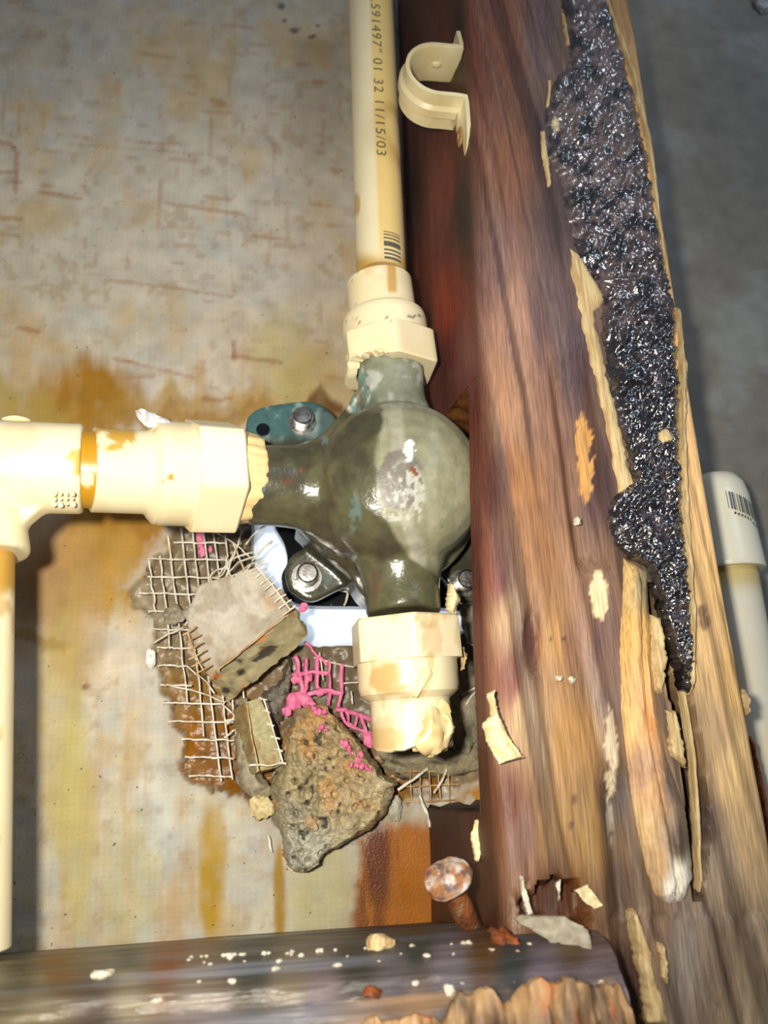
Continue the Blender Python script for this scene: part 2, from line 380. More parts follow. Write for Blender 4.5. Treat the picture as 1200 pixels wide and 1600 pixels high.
# the broken hole
jg = (fbm(px*.05, py*.05, s=61)-.5)*26 + (vn(px*.16, py*.16, s=62)-.5)*8
d1 = sdf(px, py, RIM) + jg; d2 = sdf(px, py, HOLE) + (fbm(px*.06, py*.06, s=63)-.5)*8
inr = ss(-1, 7, d1)
dep = inr*.0042 + ss(0, 60, d1)*.0022 + ss(-1, 5, d1)*(fbm(px*.055, py*.055, s=71)-.45)*.005
dep = dep - ss(-30, -2, d1)*(1-inr)*(fbm(px*.04, py*.04, s=73)-.45)*.002
dep = dep + ss(-4, 3, d2)*.014
rc = idw(px, py, [(270,900,(112,100,78)),(300,1000,(120,104,78)),(300,1080,(128,96,40)),(325,1190,(118,76,18)),(380,860,(80,66,46)),(520,1100,(98,88,70)),
      (700,1120,(128,118,96)),(760,1000,(120,114,98)),(660,1230,(130,86,34)),(740,1180,(140,128,104)),(215,940,(150,138,116))], 1, 1, 3)
rc = rc*(.55 + .9*fbm(px*.08, py*.08, s=77))[..., None]
c = mix(c, lin((176,168,152)), ss(-26, -4, d1)*(1-inr)*.75*ss(.4,.5,fbm(px*.03,py*.03,s=78)))
c = mix(c, rc, inr*.96)
c = mix(c, lin((136,86,16)), inr*ss(.42, .6, fbm(px*.05, py*.03, s=81))*ss(1040, 1160, py)*ss(460, 380, px)*.9)
# clean islets of skin coat still standing in the grid openings low right
isl = ss(.52, .56, fbm(px*.06, py*.035, s=83))*ss(1215, 1235, py)*ss(1272, 1262, py)*ss(640, 650, px)*(px < 900)
c = mix(c, lin((188,186,172)), isl*.7)
rgh = np.clip(.62 - inr*.32 - big*.3 + (fbm(px*.03, py*.03, s=91)-.5)*.2, .12, .9)
c = c*(1-.10*(1-inr))[..., None]*np.array([1., .985, .985])
V = np.stack([X, dep, Z], -1).reshape(-1, 3)
FQ = grid_faces(len(zs), len(xs)); dd = d2.ravel()
FQ = FQ[np.min(dd[FQ], axis=1) < 3.5]
wall = obj('wall_back', V, FQ, M['wall'], col=np.concatenate([c.reshape(-1, 3), rgh.reshape(-1, 1)], 1), angle=70, origin=(0, 0, 0))
tag(wall, kind='structure', label='grey cement board wall stained with rust and broken open around the valve')
fl = obj('floor', *boxm(-.40, .62, -.6, .1, -.03, -.0005), M['grey'], smooth=False, origin=(0, 0, -.03)); tag(fl, kind='structure', label='concrete floor slab under the bottom plate')

# trim plate and rubber pad seen through the hole
a = P(398, 900, .0145)
tp = obj('escutcheon_plate', *boxm(-.006, .125, .0145, .0185, .055+.003, .245), M['white'], origin=(.065, .0165, .058), smooth=False)
tag(tp, 'bright white trim plate showing through the broken hole behind the valve', 'plate')
def padshape():
    q0 = P(427, 800, .006); pts = [(570,948),(463,943),(440,905),(449,878),(444,850),(428,818),(424,770),(470,700),(600,664),(740,664),(800,720),(800,960),(700,950)]
    w3 = smoothpath([P(x, y, .0062) for x, y in pts], 60); n = len(w3)
    V = np.concatenate([w3, w3 + [0, .007, 0]]); F = [tuple(range(n))[::-1], tuple(range(n, 2*n))] + [(i, (i+1) % n, n+(i+1) % n, n+i) for i in range(n)]
    return V, F
tag(obj('rubber_pad', *padshape(), M['black'], angle=50), 'glossy black rubber pad between the valve and the white trim plate', 'gasket')

# ------------------------------------------------------------------ the wooden post, notched behind the valve
FL = [(733,-120),(740,0),(757,300),(771,600),(775,900),(787,1200),(800,1400),(812,1600),(820,1750)]     # front left arris, plane y=-.089
FR = [(965,-120),(985,0),(1030,300),(1083,640),(1128,900),(1163,1090),(1192,1250),(1215,1400),(1248,1600),(1275,1750)]
BL = [(615,-120),(620,0),(675,1440),(682,1600),(688,1750)]
def XL(z, line, Y):
    q = np.array([P(a, b, Y) for a, b in along(line, 40)]); o = np.argsort(q[:, 2]); return np.interp(z, q[o, 2], q[o, 0])
YF, YN = -.089, -.0715
zt = P(745, 570, YF)[2]; zb = P(790, 1262, -.03)[2] 
zrow = np.unique(np.r_[np.arange(.004, .53, .0013), zt, zb])
NS = {'l': 26, 'r': 30, 'f': 92, 's': 12}
GAP = [(1016,915),(1030,965),(1046,1030),(1066,1100),(1081,1170),(1089,1260),(1090,1400)]
rows = []; 
for z in zrow:
    xf = XL(z, FL, YF); xr = XL(z, FR, YF); xb = XL(z, BL, 0.); notch = zb < z < zt
    yb = YN if notch else -.0005
    t = np.linspace(0, 1, NS['l']); yl = yb + (YF+.007-yb)*t
    xl = xb + (xf-.003-xb)*(yl/YF)
    le = np.stack([xl, yl], 1)
    a = np.linspace(0, np.pi/2, NS['r']//3+1)[1:]
    arc = np.stack([le[-1, 0] + .008*(1-np.cos(a)), YF+.007 - .007*np.sin(a)], 1)
    fx = np.linspace(arc[-1, 0], xr-.002, NS['f']+1)[1:]
    fr = np.stack([fx, np.full_like(fx, YF)], 1)
    a2 = np.linspace(0, np.pi/2, 5)[1:]
    ar2 = np.stack([fr[-1, 0] + .002*np.sin(a2), YF + .002*(1-np.cos(a2))], 1)
    t2 = np.linspace(0, 1, NS['s']+1)[1:]
    ri = np.stack([np.full_like(t2, xr), YF+.002 + (yb-YF-.002)*t2], 1)
    rows.append(np.vstack([le, arc, fr, ar2, ri]))
A = np.stack(rows); nvz, nu = A.shape[:2]
S = np.concatenate([A, np.broadcast_to(zrow[:, None, None], (nvz, nu, 1))], -1)
k0, k1 = NS['l'], NS['l'] + NS['r']//3 + NS['f'] + 4
px, py = PIX(S)
sg = S[..., 0]*1000; zz = S[..., 2]*1000; ygr = S[..., 1]*1000
# relief of the front: grain ridges, torn channels, slit
front = np.zeros((nvz, nu)); front[:, k0-3:k1] = 1
wv_ = sg + .09*zz + (fbm(zz*.012, sg*.05, s=7)-.5)*8
h = (fbm(wv_*.16, zz*.006, s=101, o=2)-.5)*.0022 + (fbm(wv_*.35, zz*.008, s=103, o=2)-.5)*.0006
gp = along(GAP, 80); gd = np.full(px.shape, 1e9)
for q in gp: gd = np.minimum(gd, np.hypot(px-q[0], py-q[1]))
gw = np.interp(py, [900, 960, 1050, 1200, 1320, 1400], [3, 13, 16, 19, 18, 6])
gm = ss(1.0, .72, gd/gw)
h = h - gm*.016
ch = ss(12, -4, np.abs(px-(918+.13*(py-800)))-24)*ss(520, 620, py)*ss(905, 860, py); h = h - ch*.003
cav = ss(0, .5, ell(px + (fbm(px*.05, py*.05, s=141)-.5)*60, py + (fbm(px*.06, py*.06, s=143)-.5)*50, 868, 1412, 62, 40)); h = h - cav*.007 - ss(0,.7,ell(px,py,832,1000,16,60))*.002
lean = ss(20, -20, np.abs(px-(965+.10*(py-1300)))-14)*ss(1180,1260,py); h = h - lean*.005
sag = ss(1420,1440,py)*(fbm(sg*.12, zz*.03, s=107)-.45)*.006; h = h + sag
S[..., 1] -= h*front
S[..., 0] -= (fbm(zz*.03, ygr*.2, s=109)-.5)*.0012*(1-front)
# paint
fp = [(745,100,(100,60,48)),(790,60,(116,74,56)),(800,250,(122,80,58)),(845,60,(92,76,74)),(855,220,(62,50,52)),(870,330,(72,56,56)),(760,420,(112,84,78)),(800,500,(150,112,92)),
 (850,480,(92,70,68)),(800,640,(152,112,84)),(850,640,(118,84,66)),(900,560,(74,54,56)),(820,760,(142,98,58)),(880,760,(110,78,58)),(935,760,(70,46,44)),(775,760,(92,48,40)),(785,900,(112,64,56)),
 (800,960,(168,136,100)),(835,860,(138,96,60)),(832,1000,(86,46,34)),(862,1000,(158,118,72)),(905,1000,(120,84,62)),(940,1000,(88,62,58)),(800,1060,(110,62,48)),(820,1120,(172,142,104)),(845,1160,(156,124,90)),
 (880,1150,(150,110,58)),(925,1150,(140,104,60)),(950,1100,(96,74,66)),(800,1250,(92,46,22)),(820,1300,(110,78,66)),(860,1300,(140,106,62)),(920,1300,(138,106,60)),(965,1250,(70,58,52)),(970,1400,(80,60,46)),
 (900,1420,(104,62,26)),(860,1400,(80,42,14)),(985,1530,(60,40,30)),(1030,1480,(126,100,78)),(1070,1500,(128,116,106)),(1120,1480,(104,84,66)),(1100,1300,(88,74,66)),(1130,1350,(150,130,108)),(1170,1480,(136,116,92)),(1190,1590,(150,132,104)),
 (1150,1200,(206,172,118)),(1110,1150,(170,140,104)),(1110,1000,(206,168,116)),(1090,850,(212,172,116)),(1070,700,(206,166,112)),(1075,560,(214,176,122)),(1040,300,(206,166,108)),(1000,100,(190,150,100)),(975,20,(170,130,86)),
 (1120,900,(210,170,110)),(1140,1050,(204,164,104)),(1170,1300,(178,148,106)),(1050,1150,(112,90,72)),(940,300,(50,40,40)),(980,600,(48,38,38)),(1010,900,(70,54,44)),(1000,1250,(120,90,60))]
fc = idw(px + (fbm(wv_*.3, zz*.01, s=111)-.5)*22, py, fp, 1.0, 2.3, 3.2)
gr = fbm(wv_*.30, zz*.005, s=113, o=2); fc = fc*(.98 + .58*gr)[..., None]
fc = mix(fc, lin((52,30,24)), ss(.58, .74, fbm(wv_*.25, zz*.006, s=115, o=2))*.6)
fc = mix(fc, lin((200,176,150)), ss(.60, .78, fbm(wv_*.3, zz*.008, s=117, o=2))*.10)
def scr(cx, cy, rx, ry, col, k):
    global fc
    e = ell(px + (fbm(px*.12, py*.08, s=int(cy))-.5)*16, py, cx + (py-cy)*.06, cy, rx, ry)
    fc = mix(fc, lin(col), ss(.05, .35, e + (vn(px*.3, py*.22, s=int(cx))-.5)*.5)*(e > 0)*k)
scr(916, 708, 14, 78, (216,158,84), .95); scr(935, 930, 15, 42, (238,218,170), .97); scr(955, 1180, 8, 80, (206,188,154), .9); scr(960,1290,6,40,(170,156,134),.7)
scr(880,1000,5,4,(60,46,36),.8); scr(862,996,4,4,(50,40,30),.8)
for a, b, r in ((897,1247,6),(892,1290,5),(1126,871,6),(1100,972,10),(1096,955,8),(1060,905,6)): 
    fc = mix(fc, lin((86,58,40)), ss(0,.5,ell(px,py,a,b,r,r*1.4))*.75)
fc = mix(fc, lin((26,17,13)), gm*.8); fc = mix(fc, lin((72,36,12)), cav*.8)  # shade inside the slit and foot cavity painted in as dark brown
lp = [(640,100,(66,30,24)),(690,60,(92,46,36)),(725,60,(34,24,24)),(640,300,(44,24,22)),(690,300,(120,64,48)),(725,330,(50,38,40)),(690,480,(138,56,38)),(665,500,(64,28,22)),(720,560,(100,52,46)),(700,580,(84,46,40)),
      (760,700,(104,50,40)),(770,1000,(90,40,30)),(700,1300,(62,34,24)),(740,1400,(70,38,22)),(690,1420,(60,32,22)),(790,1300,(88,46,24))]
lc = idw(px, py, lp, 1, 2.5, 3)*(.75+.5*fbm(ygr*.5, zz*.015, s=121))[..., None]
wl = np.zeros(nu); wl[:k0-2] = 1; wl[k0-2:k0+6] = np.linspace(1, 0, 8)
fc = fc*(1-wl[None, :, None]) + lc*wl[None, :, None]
rc = lin((196,156,104))*(.6+.7*fbm(ygr*.5, zz*.015, s=125))[..., None]
wr = np.zeros(nu); wr[k1:] = 1
fc = fc*(1-wr[None, :, None]) + rc*wr[None, :, None]
rg = np.clip(.52 + (fbm(wv_*.4, zz*.02, s=127)-.5)*.5 - ss(860, 600, py)*.05, .22, .8)
V = S.reshape(-1, 3); FQ = grid_faces(nvz, nu)
cc = np.concatenate([fc.reshape(-1, 3), rg.reshape(-1, 1)], 1)
# notch ledges and notch back
def ledge(z, lower, col):
    n1, n2 = 24, 22
    xb0, xf0 = XL(z, BL, 0.), XL(z, FL, YF)-.003; xr = XL(z, FR, YF)
    yy = np.linspace(-.0005, YN, n2)
    G = np.array([[(xb0+(xf0-xb0)*(y/YF)) + (xr-(xb0+(xf0-xb0)*(y/YF)))*u for u in np.linspace(0, 1, n1)] for y in yy])
    VV = np.stack([G, np.broadcast_to(yy[:, None], G.shape), np.full(G.shape, z)], -1)
    nz = (fbm(G*260, VV[..., 1]*260, s=131)-.5)*.007; nz[:, 0] *= .6
    VV[..., 2] += nz
    cl = lin(col)*(.5+fbm(G*300, VV[..., 1]*300, s=133))[..., None]
    f = grid_faces(n2, n1)
    return VV.reshape(-1, 3), (f if lower else f[:, ::-1]), np.concatenate([cl.reshape(-1, 3), np.full((n1*n2, 1), .6)], 1)
V = [V]; FF = [FQ]; CC = [cc]; off = len(cc)
for z, lo, col in ((zt, False, (104,62,22)), (zb, True, (70,58,50))):
    v, f, q = ledge(z, lo, col); V.append(v); FF.append(f+off); CC.append(q); off += len(v)
nb = np.array([(x, YN, z) for z in (zb, zt) for x in (XL(z, FL, YF)-.004, XL(z, FR, YF))])
V.append(nb); FF.append(np.array([[0, 2, 3, 1]])+off); CC.append(np.tile(np.r_[lin((80,50,34)), .6], (4, 1)))
stud = thing('wooden_post', (.12, -.045, .004), 'water stained wooden post right of the valve, notched behind it and torn down its front', 'post')
obj('timber', np.concatenate(V), np.concatenate(FF), M['wood'], stud, col=np.concatenate(CC), angle=50)

# black tar coating on the post
YT = -.0895
TL = [(878,-15),(888,55),(893,88),(885,108),(868,125),(857,150),(853,185),(850,215),(854,245),(868,268),(880,290),(886,335),(903,395),(925,440),(942,470),(940,520),(950,560),(955,610),(965,660),(980,690),(988,755),(962,772),(952,800),(962,850),(985,872),(1012,888),(1024,930),(1040,985),(1052,1035),(1066,1078)]
TR = [(942,-15),(965,70),(990,150),(1005,220),(1020,300),(1035,400),(1045,440),(1055,500),(1060,600),(1060,700),(1065,780),(1073,880),(1077,960),(1079,1040),(1077,1082)]
def tarh(X, Y, u, v): return (fbm(X*.11, Y*.11, s=201, o=4)-.5)*.0040 + (vn(X*.24, Y*.19, s=205)-.5)*.0014 + (fbm(X*.02, Y*.02, s=203)-.5)*.004
V, F = strip(TL, TR, YT, 84, 460, height=.0032, edge=.16, thick=.003, hfun=tarh, jag=5, jsc=.03, seed=21)
qx, qy = PIX(V)
tcl = np.tile(lin((26,22,24)), (len(V), 1)); tcl = mix(tcl, lin((112,94,90)), ss(.40, .62, fbm(qx*.06, qy*.06, s=207))*.8*ss(620, 300, qy) + ss(.5,.7,fbm(qx*.07,qy*.07,s=208))*.3)
tcl = mix(tcl, lin((220,200,160)), ss(.3,.6,ell(qx,qy,868,195,8,16))*.9)
obj('tar_coating', V, F, M['tar'], stud, col=np.c_[tcl, np.clip(.22+.28*ss(420,120,qy)+.22*(fbm(qx*.05,qy*.05,s=209)-.5), .12, .8)], angle=80)['label'] = 'lumpy glossy black tar'
# torn pale layers beside the tar
def torn(name, L, R, Y=-.0895, hh=.0012, mat='tan', nu=10, nv=60, jag=4, seed=1, thick=.003, label=None, edge=.3):
    V, F = strip(L, R, Y, nu, nv, height=hh, edge=edge, thick=thick, jag=jag, seed=seed, hfun=lambda X, Y, u, v: (fbm(X*.08, Y*.02, s=seed)-.5)*hh)
    o = obj(name, V, F, M[mat], stud, angle=60)
    if label: o['label'] = label
    return o
torn('torn_layer', [(890,388),(897,440),(915,530),(936,615),(952,690),(968,770)], [(905,400),(946,470),(928,490),(942,560),(966,660),(992,768)], jag=4, seed=31, label='pale torn wood fibre left of the tar')
torn('torn_layer', [(877,20),(884,70)], [(882,22),(890,70)], seed=32, jag=1.5, nv=20, nu=6)
torn('torn_layer', [(845,205),(846,240),(856,292)], [(851,203),(856,240),(861,290)], seed=33, jag=1.5, nv=30, nu=6)
torn('torn_layer', [(856,125),(853,170)], [(861,125),(859,170)], seed=34, jag=1.5, nv=16, nu=6)
torn('torn_layer', [(940,-10),(985,110),(1012,230),(1032,380),(1042,430)], [(948,-10),(992,110),(1019,230),(1036,380),(1044,430)], seed=35, jag=1.5, nv=60, nu=6)
torn('torn_layer', [(1056,480),(1060,600),(1060,720),(1068,860),(1074,960),(1074,1070)], [(1062,480),(1066,600),(1068,720),(1078,860),(1082,960),(1079,1085)], seed=36, jag=2.5, nv=80, nu=8, hh=.003)
torn('torn_layer', [(1060,560),(1064,640)], [(1072,560),(1072,640)], seed=38, jag=2, nv=20, nu=6, hh=.0018)
torn('splinter', [(1064,1078),(1080,1180),(1088,1300),(1092,1395)], [(1070,1078),(1086,1180),(1095,1300),(1096,1395)], Y=-.087, seed=37, jag=1.2, nv=50, nu=6, label='thin upright splinter in the slit')
# the long rounded stick pried from the post
SL = [(974,872),(968,940),(965,1010),(967,1110),(978,1200),(990,1290),(1006,1360),(1022,1398),(1046,1413)]
SR = [(1010,892),(1014,960),(1018,1040),(1030,1120),(1044,1190),(1070,1260),(1079,1330),(1082,1372),(1062,1410)]
def stickh(X, Y, u, v): return (fbm(X*.05, Y*.012, s=221)-.5)*.003 - .002*ss(.10, .0, np.abs(u-.62+.1*v))
V, F = strip(SL, SR, -.0885, 30, 150, height=.0055, edge=.42, thick=.006, hfun=stickh, jag=1.2, seed=41)
qx, qy = PIX(V)
kc = idw(qx, qy, [(985,900,(222,184,120)),(1005,910,(140,126,96)),(990,1000,(220,174,104)),(990,1120,(226,182,116)),(1012,1120,(216,160,104)),(1005,1210,(180,140,108)),(1000,1300,(206,172,118)),
      (1022,1240,(214,166,116)),(1050,1230,(128,108,92)),(1060,1320,(110,90,74)),(1030,1350,(196,156,108)),(1050,1395,(244,236,220)),(1062,1370,(236,226,206)),(1025,1390,(198,160,118))], 1, 1.8, 3.5)*(.75+.5*fbm(qx*.09, qy*.02, s=223))[:, None]
obj('pried_stick', V, F, M['wood'], stud, col=np.c_[kc, np.full(len(V), .5)], angle=60)['label'] = 'long pale stick with a rounded lower end, pried from the post'
torn('torn_layer', [(1016,960),(1014,1020),(1018,1080)], [(1030,965),(1040,1030),(1032,1085)], Y=-.089, seed=43, hh=.003, nv=40, mat='tan')
torn('torn_layer', [(1040,1110),(1045,1180)], [(1054,1110),(1074,1200)], Y=-.089, seed=44, hh=.002, nv=30, mat='tan')
torn('torn_layer', [(981,1425),(992,1480),(1004,1540),(1008,1600)], [(992,1420),(1012,1480),(1022,1530),(1046,1600)], Y=-.089, seed=45, hh=.003, nv=50, label='pale torn fibre low on the post')
torn('torn_layer', [(1024,1470),(1032,1530)], [(1036,1475),(1044,1540)], Y=-.089, seed=46, hh=.002, nv=24)
torn('side_shard', [(1156,1085),(1160,1100),(1162,1120)], [(1161,1076),(1168,1095),(1166,1118)], Y=-.085, seed=47, hh=.003, nv=16)
torn('side_shard', [(1168,1150),(1178,1230),(1196,1330),(1206,1400)], [(1172,1150),(1187,1215),(1206,1300),(1225,1400)], Y=-.062, seed=48, hh=.003, nv=40, mat='rustb', thick=.01, label='rust brown shard at the right edge of the post')
for i, (a, b, cx, cy) in enumerate(((10, 6, 1040, 682), (5, 5, 902, 815), (4, 4, 893, 1062), (5, 3, 874, 1060), (4, 7, 1020, 1260))):
    V, F = blob(P(cx, cy, -.0935 if i == 0 else -.0900), (a*.00028, .0016, b*.00028*(1.4 if i == 0 else 1)), 8, .4, seed=50+i)
    obj('wood_chip', V, F, M['tan' if i == 0 else 'chalk'], stud)

# ------------------------------------------------------------------ bottom plate
ZP = .038
CRN = [(0, .0375), (-.02, .0400), (-.045, .0445), (-.066, .0475), (-.088, .0482), (-.098, .0468), (-.106, .0415), (-.1115, .0330), (-.1135, .022), (-.114, .0)]
xa = np.arange(-.30, .1015, .0014); _cp = smoothpath([(a, b, 0) for a, b in CRN], 120)[:, :2]; _cp[:, 1] = np.maximum(_cp[:, 1], 0)
def pz(y): return float(np.interp(-y, -_cp[:-4, 0], _cp[:-4, 1]))
def PT(px_, py_):                                       # where a line of sight meets the crowned top of the plate
    for y in np.arange(-.114, 0, .0005):
        q = P(px_, py_, y)
        if q[2] <= pz(y): return q
    return PZ(px_, py_, .0375)
prof = _cp; XX, I = np.meshgrid(xa, np.arange(len(prof)))
YY = prof[I, 0].copy() - .0008; ZZ = prof[I, 1].copy(); arcp = np.r_[0, np.cumsum(np.hypot(*np.diff(prof, axis=0).T))][I]
rid = (fbm(XX*5, arcp*170, s=301)-.5)*.0030 + (fbm(XX*20, arcp*420, s=303)-.5)*.0008
nt = np.gradient(prof, axis=0); nt /= np.linalg.norm(nt, axis=1)[:, None]
YY += (nt[I, 1]*rid)*ss(0, 4, I); ZZ += (-nt[I, 0]*rid)*ss(0, 4, I)
YY -= (arcp > .108)*(fbm(XX*90, arcp*120, s=305)-.5)*.003
ZP2 = .0375
ztx = np.array([XL(.045, BL, 0.), XL(.045, FL, YF)-.003])
keepx = np.where(YY > -.0905, XX < ztx[0] + (ztx[1]-ztx[0])*np.clip(YY/YF, 0, 1) - .0004, True)
V = np.stack([XX, YY, ZZ], -1).reshape(-1, 3); px, py = PIX(np.stack([XX, YY, ZZ], -1))
pc = idw(px, py, [(40,1510,(74,68,50)),(200,1490,(60,58,50)),(60,1560,(104,94,74)),(200,1540,(116,106,86)),(300,1570,(106,96,84)),(400,1490,(54,54,48)),(450,1530,(98,88,72)),(560,1490,(50,48,40)),(650,1470,(40,44,40)),
     (500,1570,(96,84,84)),(620,1540,(76,70,72)),(700,1520,(86,80,84)),(800,1500,(44,46,44)),(850,1540,(88,78,86)),(930,1540,(92,78,80)),(900,1460,(70,52,32)),(760,1480,(70,48,26)),(300,1600,(100,84,74)),(80,1490,(92,62,26)),(260,1478,(104,60,26)),(650,1590,(110,90,76)),(150,1600,(70,60,54))], 1, 2.0, 3)
pc = pc*(.75+1.2*fbm(XX*7, arcp*230, s=307))[..., None]
pc = mix(pc, lin((142,112,80)), (arcp > .112)*ss(.40, .55, fbm(XX*60, arcp*90, s=309))*ss(480, 560, px)*.8)
pc = mix(pc, lin((140,146,160)), ss(.52,.72,fbm(XX*10, arcp*140, s=313))*.35)  # bluish sheen put into the plate colour as noisy streaks
rr = np.clip(.32 + (fbm(XX*20, arcp*200, s=315)-.5)*.5, .15, .9)
FQ = grid_faces(len(prof), len(xa)); FQ = FQ[np.all(keepx.ravel()[FQ], axis=1)][:, ::-1]
plate = thing('bottom_plate', (-.05, -.055, 0), 'dark wet timber plate lying along the bottom edge of the photo', 'beam')
obj('timber', V, FQ, M['plate'], plate, col=np.c_[pc.reshape(-1, 3), rr.reshape(-1)], angle=60)
ex = xa[-1]; obj('end_grain', np.array([(ex,-.0905,0),(ex,-.114,0),(ex,-.1115,.033),(ex,-.106,.0415),(ex,-.098,.0468),(ex,-.0905,.048)]), [(0,1,2,3,4,5)], M['tan'], plate, smooth=False)
# frayed front lip of the plate
def lip(x0, x1, seed, amp, zoff, mat='tan', n=90):
    xs_ = np.linspace(x0, x1, n); t = np.linspace(0, 1, 9)
    hgt = amp*(.1 + 1.3*fbm(xs_*200, 0*xs_, s=seed) + .35*(vn(xs_*70, 0*xs_, s=seed+1)-.5)) * ss(0, .1, (xs_-x0)/(x1-x0))*ss(0, .06, (x1-xs_)/(x1-x0))
    V = []; 
    for sgn in (0, 1):
        for q in t:
            V.append(np.stack([xs_, -.1125 - .0030*np.sin(q*2.6)*(1-sgn) - (fbm(xs_*400, q*4, s=seed+3)-.5)*.006 - .001*(1-sgn), ZP - .020 + zoff + (hgt+.014)*q], 1))
    n2 = len(t)
    qv = np.tile(np.repeat(t, n), 2); xv = np.tile(xs_, 2*len(t))
    lc_ = mix(np.tile(lin((112,84,60)), (len(qv), 1)), lin((192,154,108)), ss(.45, .95, qv + (fbm(xv*260, qv*3, s=seed+9)-.5)*.9)); lc_ = mix(lc_, lin((84,64,50)), ss(.55, .68, fbm(xv*180, qv*2, s=seed+11))*.7); lc_ = mix(lc_, lin((190,110,50)), ss(.62,.7,fbm(xv*300, qv*4, s=seed+13))*.6)
    V = np.concatenate(V); F = grid_faces(n2, n).tolist() + grid_faces(n2, n, n*n2)[:, ::-1].tolist()
    a = (n2-1)*n; b = n*n2 + a; F += [(a+i, a+i+1, b+i+1, b+i) for i in range(n-1)]
    return obj('frayed_edge', V, F, M['plain'], plate, col=np.c_[lc_, np.full(len(V), .55)], angle=50)
lip(.046, .099, 321, .009, P(850,1560,-.115)[2]-ZP+.002, 'frayed')['label'] = 'pale frayed wood along the front edge of the plate'
lip(.012, .05, 331, .004, P(650,1585,-.115)[2]-ZP+.002, 'frayed')
# crumbs lying on the plate: counted big ones are things, the dust is stuff
def onplate(px_, py_, r, name, label, mat, cat='crumb', group=None, sq=(1, 1, .6), seed=1):
    q = PT(px_, py_); V, F = blob(q + [0, 0, r*sq[2]*.55], np.array(sq)*r, 9, .45, seed=seed)
    return tag(obj(name, V, F, M[mat]), label, cat, group)
onplate(592, 1482, .0034, 'wood_crumb', 'cream lump of crumb on the plate left of the big nail', 'tan', sq=(1, .7, .7), seed=61)
onplate(572, 1446, .0050, 'plaster_crumb', 'white crumbly patch at the back edge of the plate', 'chalk', sq=(1.7, .8, .45), seed=62)
onplate(160, 1526, .0021, 'plaster_crumb', 'white crumb alone on the left part of the plate', 'chalk', sq=(1.3, .8, .5), seed=63)
onplate(580, 1556, .0028, 'brick_crumb', 'small orange crumb near the front edge of the plate', 'rustb', sq=(1, .8, .5), seed=64)
onplate(245, 1567, .0014, 'plaster_crumb', 'tiny white crumb near the front of the plate, far left of the nail', 'chalk', seed=65)
onplate(703, 1552, .0014, 'plaster_crumb', 'tiny white crumb near the frayed front edge of the plate', 'chalk', sq=(1, .8, 1), seed=66)
dust = []
for i in range(70):
    x_, y_ = random.uniform(280, 950), random.uniform(1462, 1548); y_ = max(y_, 1488-.05*(x_-280)+10)
    dust.append(blob(PT(x_, y_) + [0, 0, .0003], np.array((1, .8, .6))*random.uniform(.0004, .0012), 4, .4, seed=i))
tag(obj('plaster_dust', *join(dust), M['chalk']), 'white specks of plaster scattered over the plate', 'dust', kind='stuff')
def peel(name, L, R, Yf, label, mat='flake', nu=14, nv=30, jag=3, seed=1, thick=.0007, cat='flake', group=None, bend=.0):
    V, F = strip(L, R, Yf, nu, nv, height=.0002, edge=.05, thick=thick, jag=jag, seed=seed, hfun=lambda X, Y, u, v: (fbm(X*.05, Y*.05, s=seed)-.5)*.004 + bend*np.sin(u*np.pi))
    return tag(obj(name, V, F, M[mat], angle=60), label, cat, group)
def yplate(base, rise): return lambda u, v: base + rise*v
peel('bark_peel', [(800,1436),(860,1470),(900,1500),(918,1507)], [(812,1430),(880,1432),(922,1455),(928,1490)], yplate(-.0945, -.008), 'grey flat peel of bark lying on the plate against the post', 'bark', seed=71, jag=5, thick=.001)
# rusty stub at the nail hole and the spike
nb_ = P(746, 1474, -.0665); hd = P(700, 1372, -.0850)
nail = thing('bent_nail', tuple(nb_), 'thick rusty nail with a broad flaking head leaning out of the plate', 'nail')
ax = (hd-nb_)/np.linalg.norm(hd-nb_); Ln = np.linalg.norm(hd-nb_)
V, F = revolve(nb_, hd, dense([(0, .0040), (Ln*.5, .0037), (Ln*.9, .0036), (Ln, .0048)], .0008), 32); V = rough3(V, .0005, 500, 81)
qx, qy = PIX(V); cl = mix(np.tile(lin((112,66,38)), (len(V), 1)), lin((152,92,48)), ss(.45, .65, fbm(qx*.05, qy*.05, s=83))); cl = mix(cl, lin((150,132,112)), ss(.6,.7,fbm(qx*.09,qy*.04,s=84))*.6)
obj('shank', V, F, M['rustnail'], nail, col=np.c_[cl, np.full(len(V), .5)])
hx = ax
V, F = revolve(hd - hx*.002, hd + hx*.003, dense([(0, .0042), (.0006, .0066), (.0014, .0076), (.0026, .0073)], .0005) + [(.0026 + .0016*(1-(r_/.0073)**2), r_) for r_ in np.linspace(.0070, .0004, 12)], 48); V = rough3(V, .0007, 300, 85)
qx, qy = PIX(V); cl = mix(np.tile(lin((178,148,122)), (len(V), 1)), lin((158,100,56)), ss(.45, .6, fbm(qx*.06, qy*.06, s=87))*.9); cl = mix(cl, lin((220,212,206)), ss(.52, .66, fbm(qx*.07, qy*.07, s=89))*.8)
cl = mix(cl, lin((100,82,80)), ss(.56,.66,fbm(qx*.1,qy*.08,s=90))*.8)
obj('head', V, F, M['rustnail'], nail, col=np.c_[cl, np.full(len(V), .5)])
V, F = blob(P(788, 1470, -.0945), (.0042, .0040, .0034), 10, .5, seed=91); tag(obj('rust_clump', V, F, M['rustb']), 'orange brown clump of rust at the foot of the nail', 'rust')

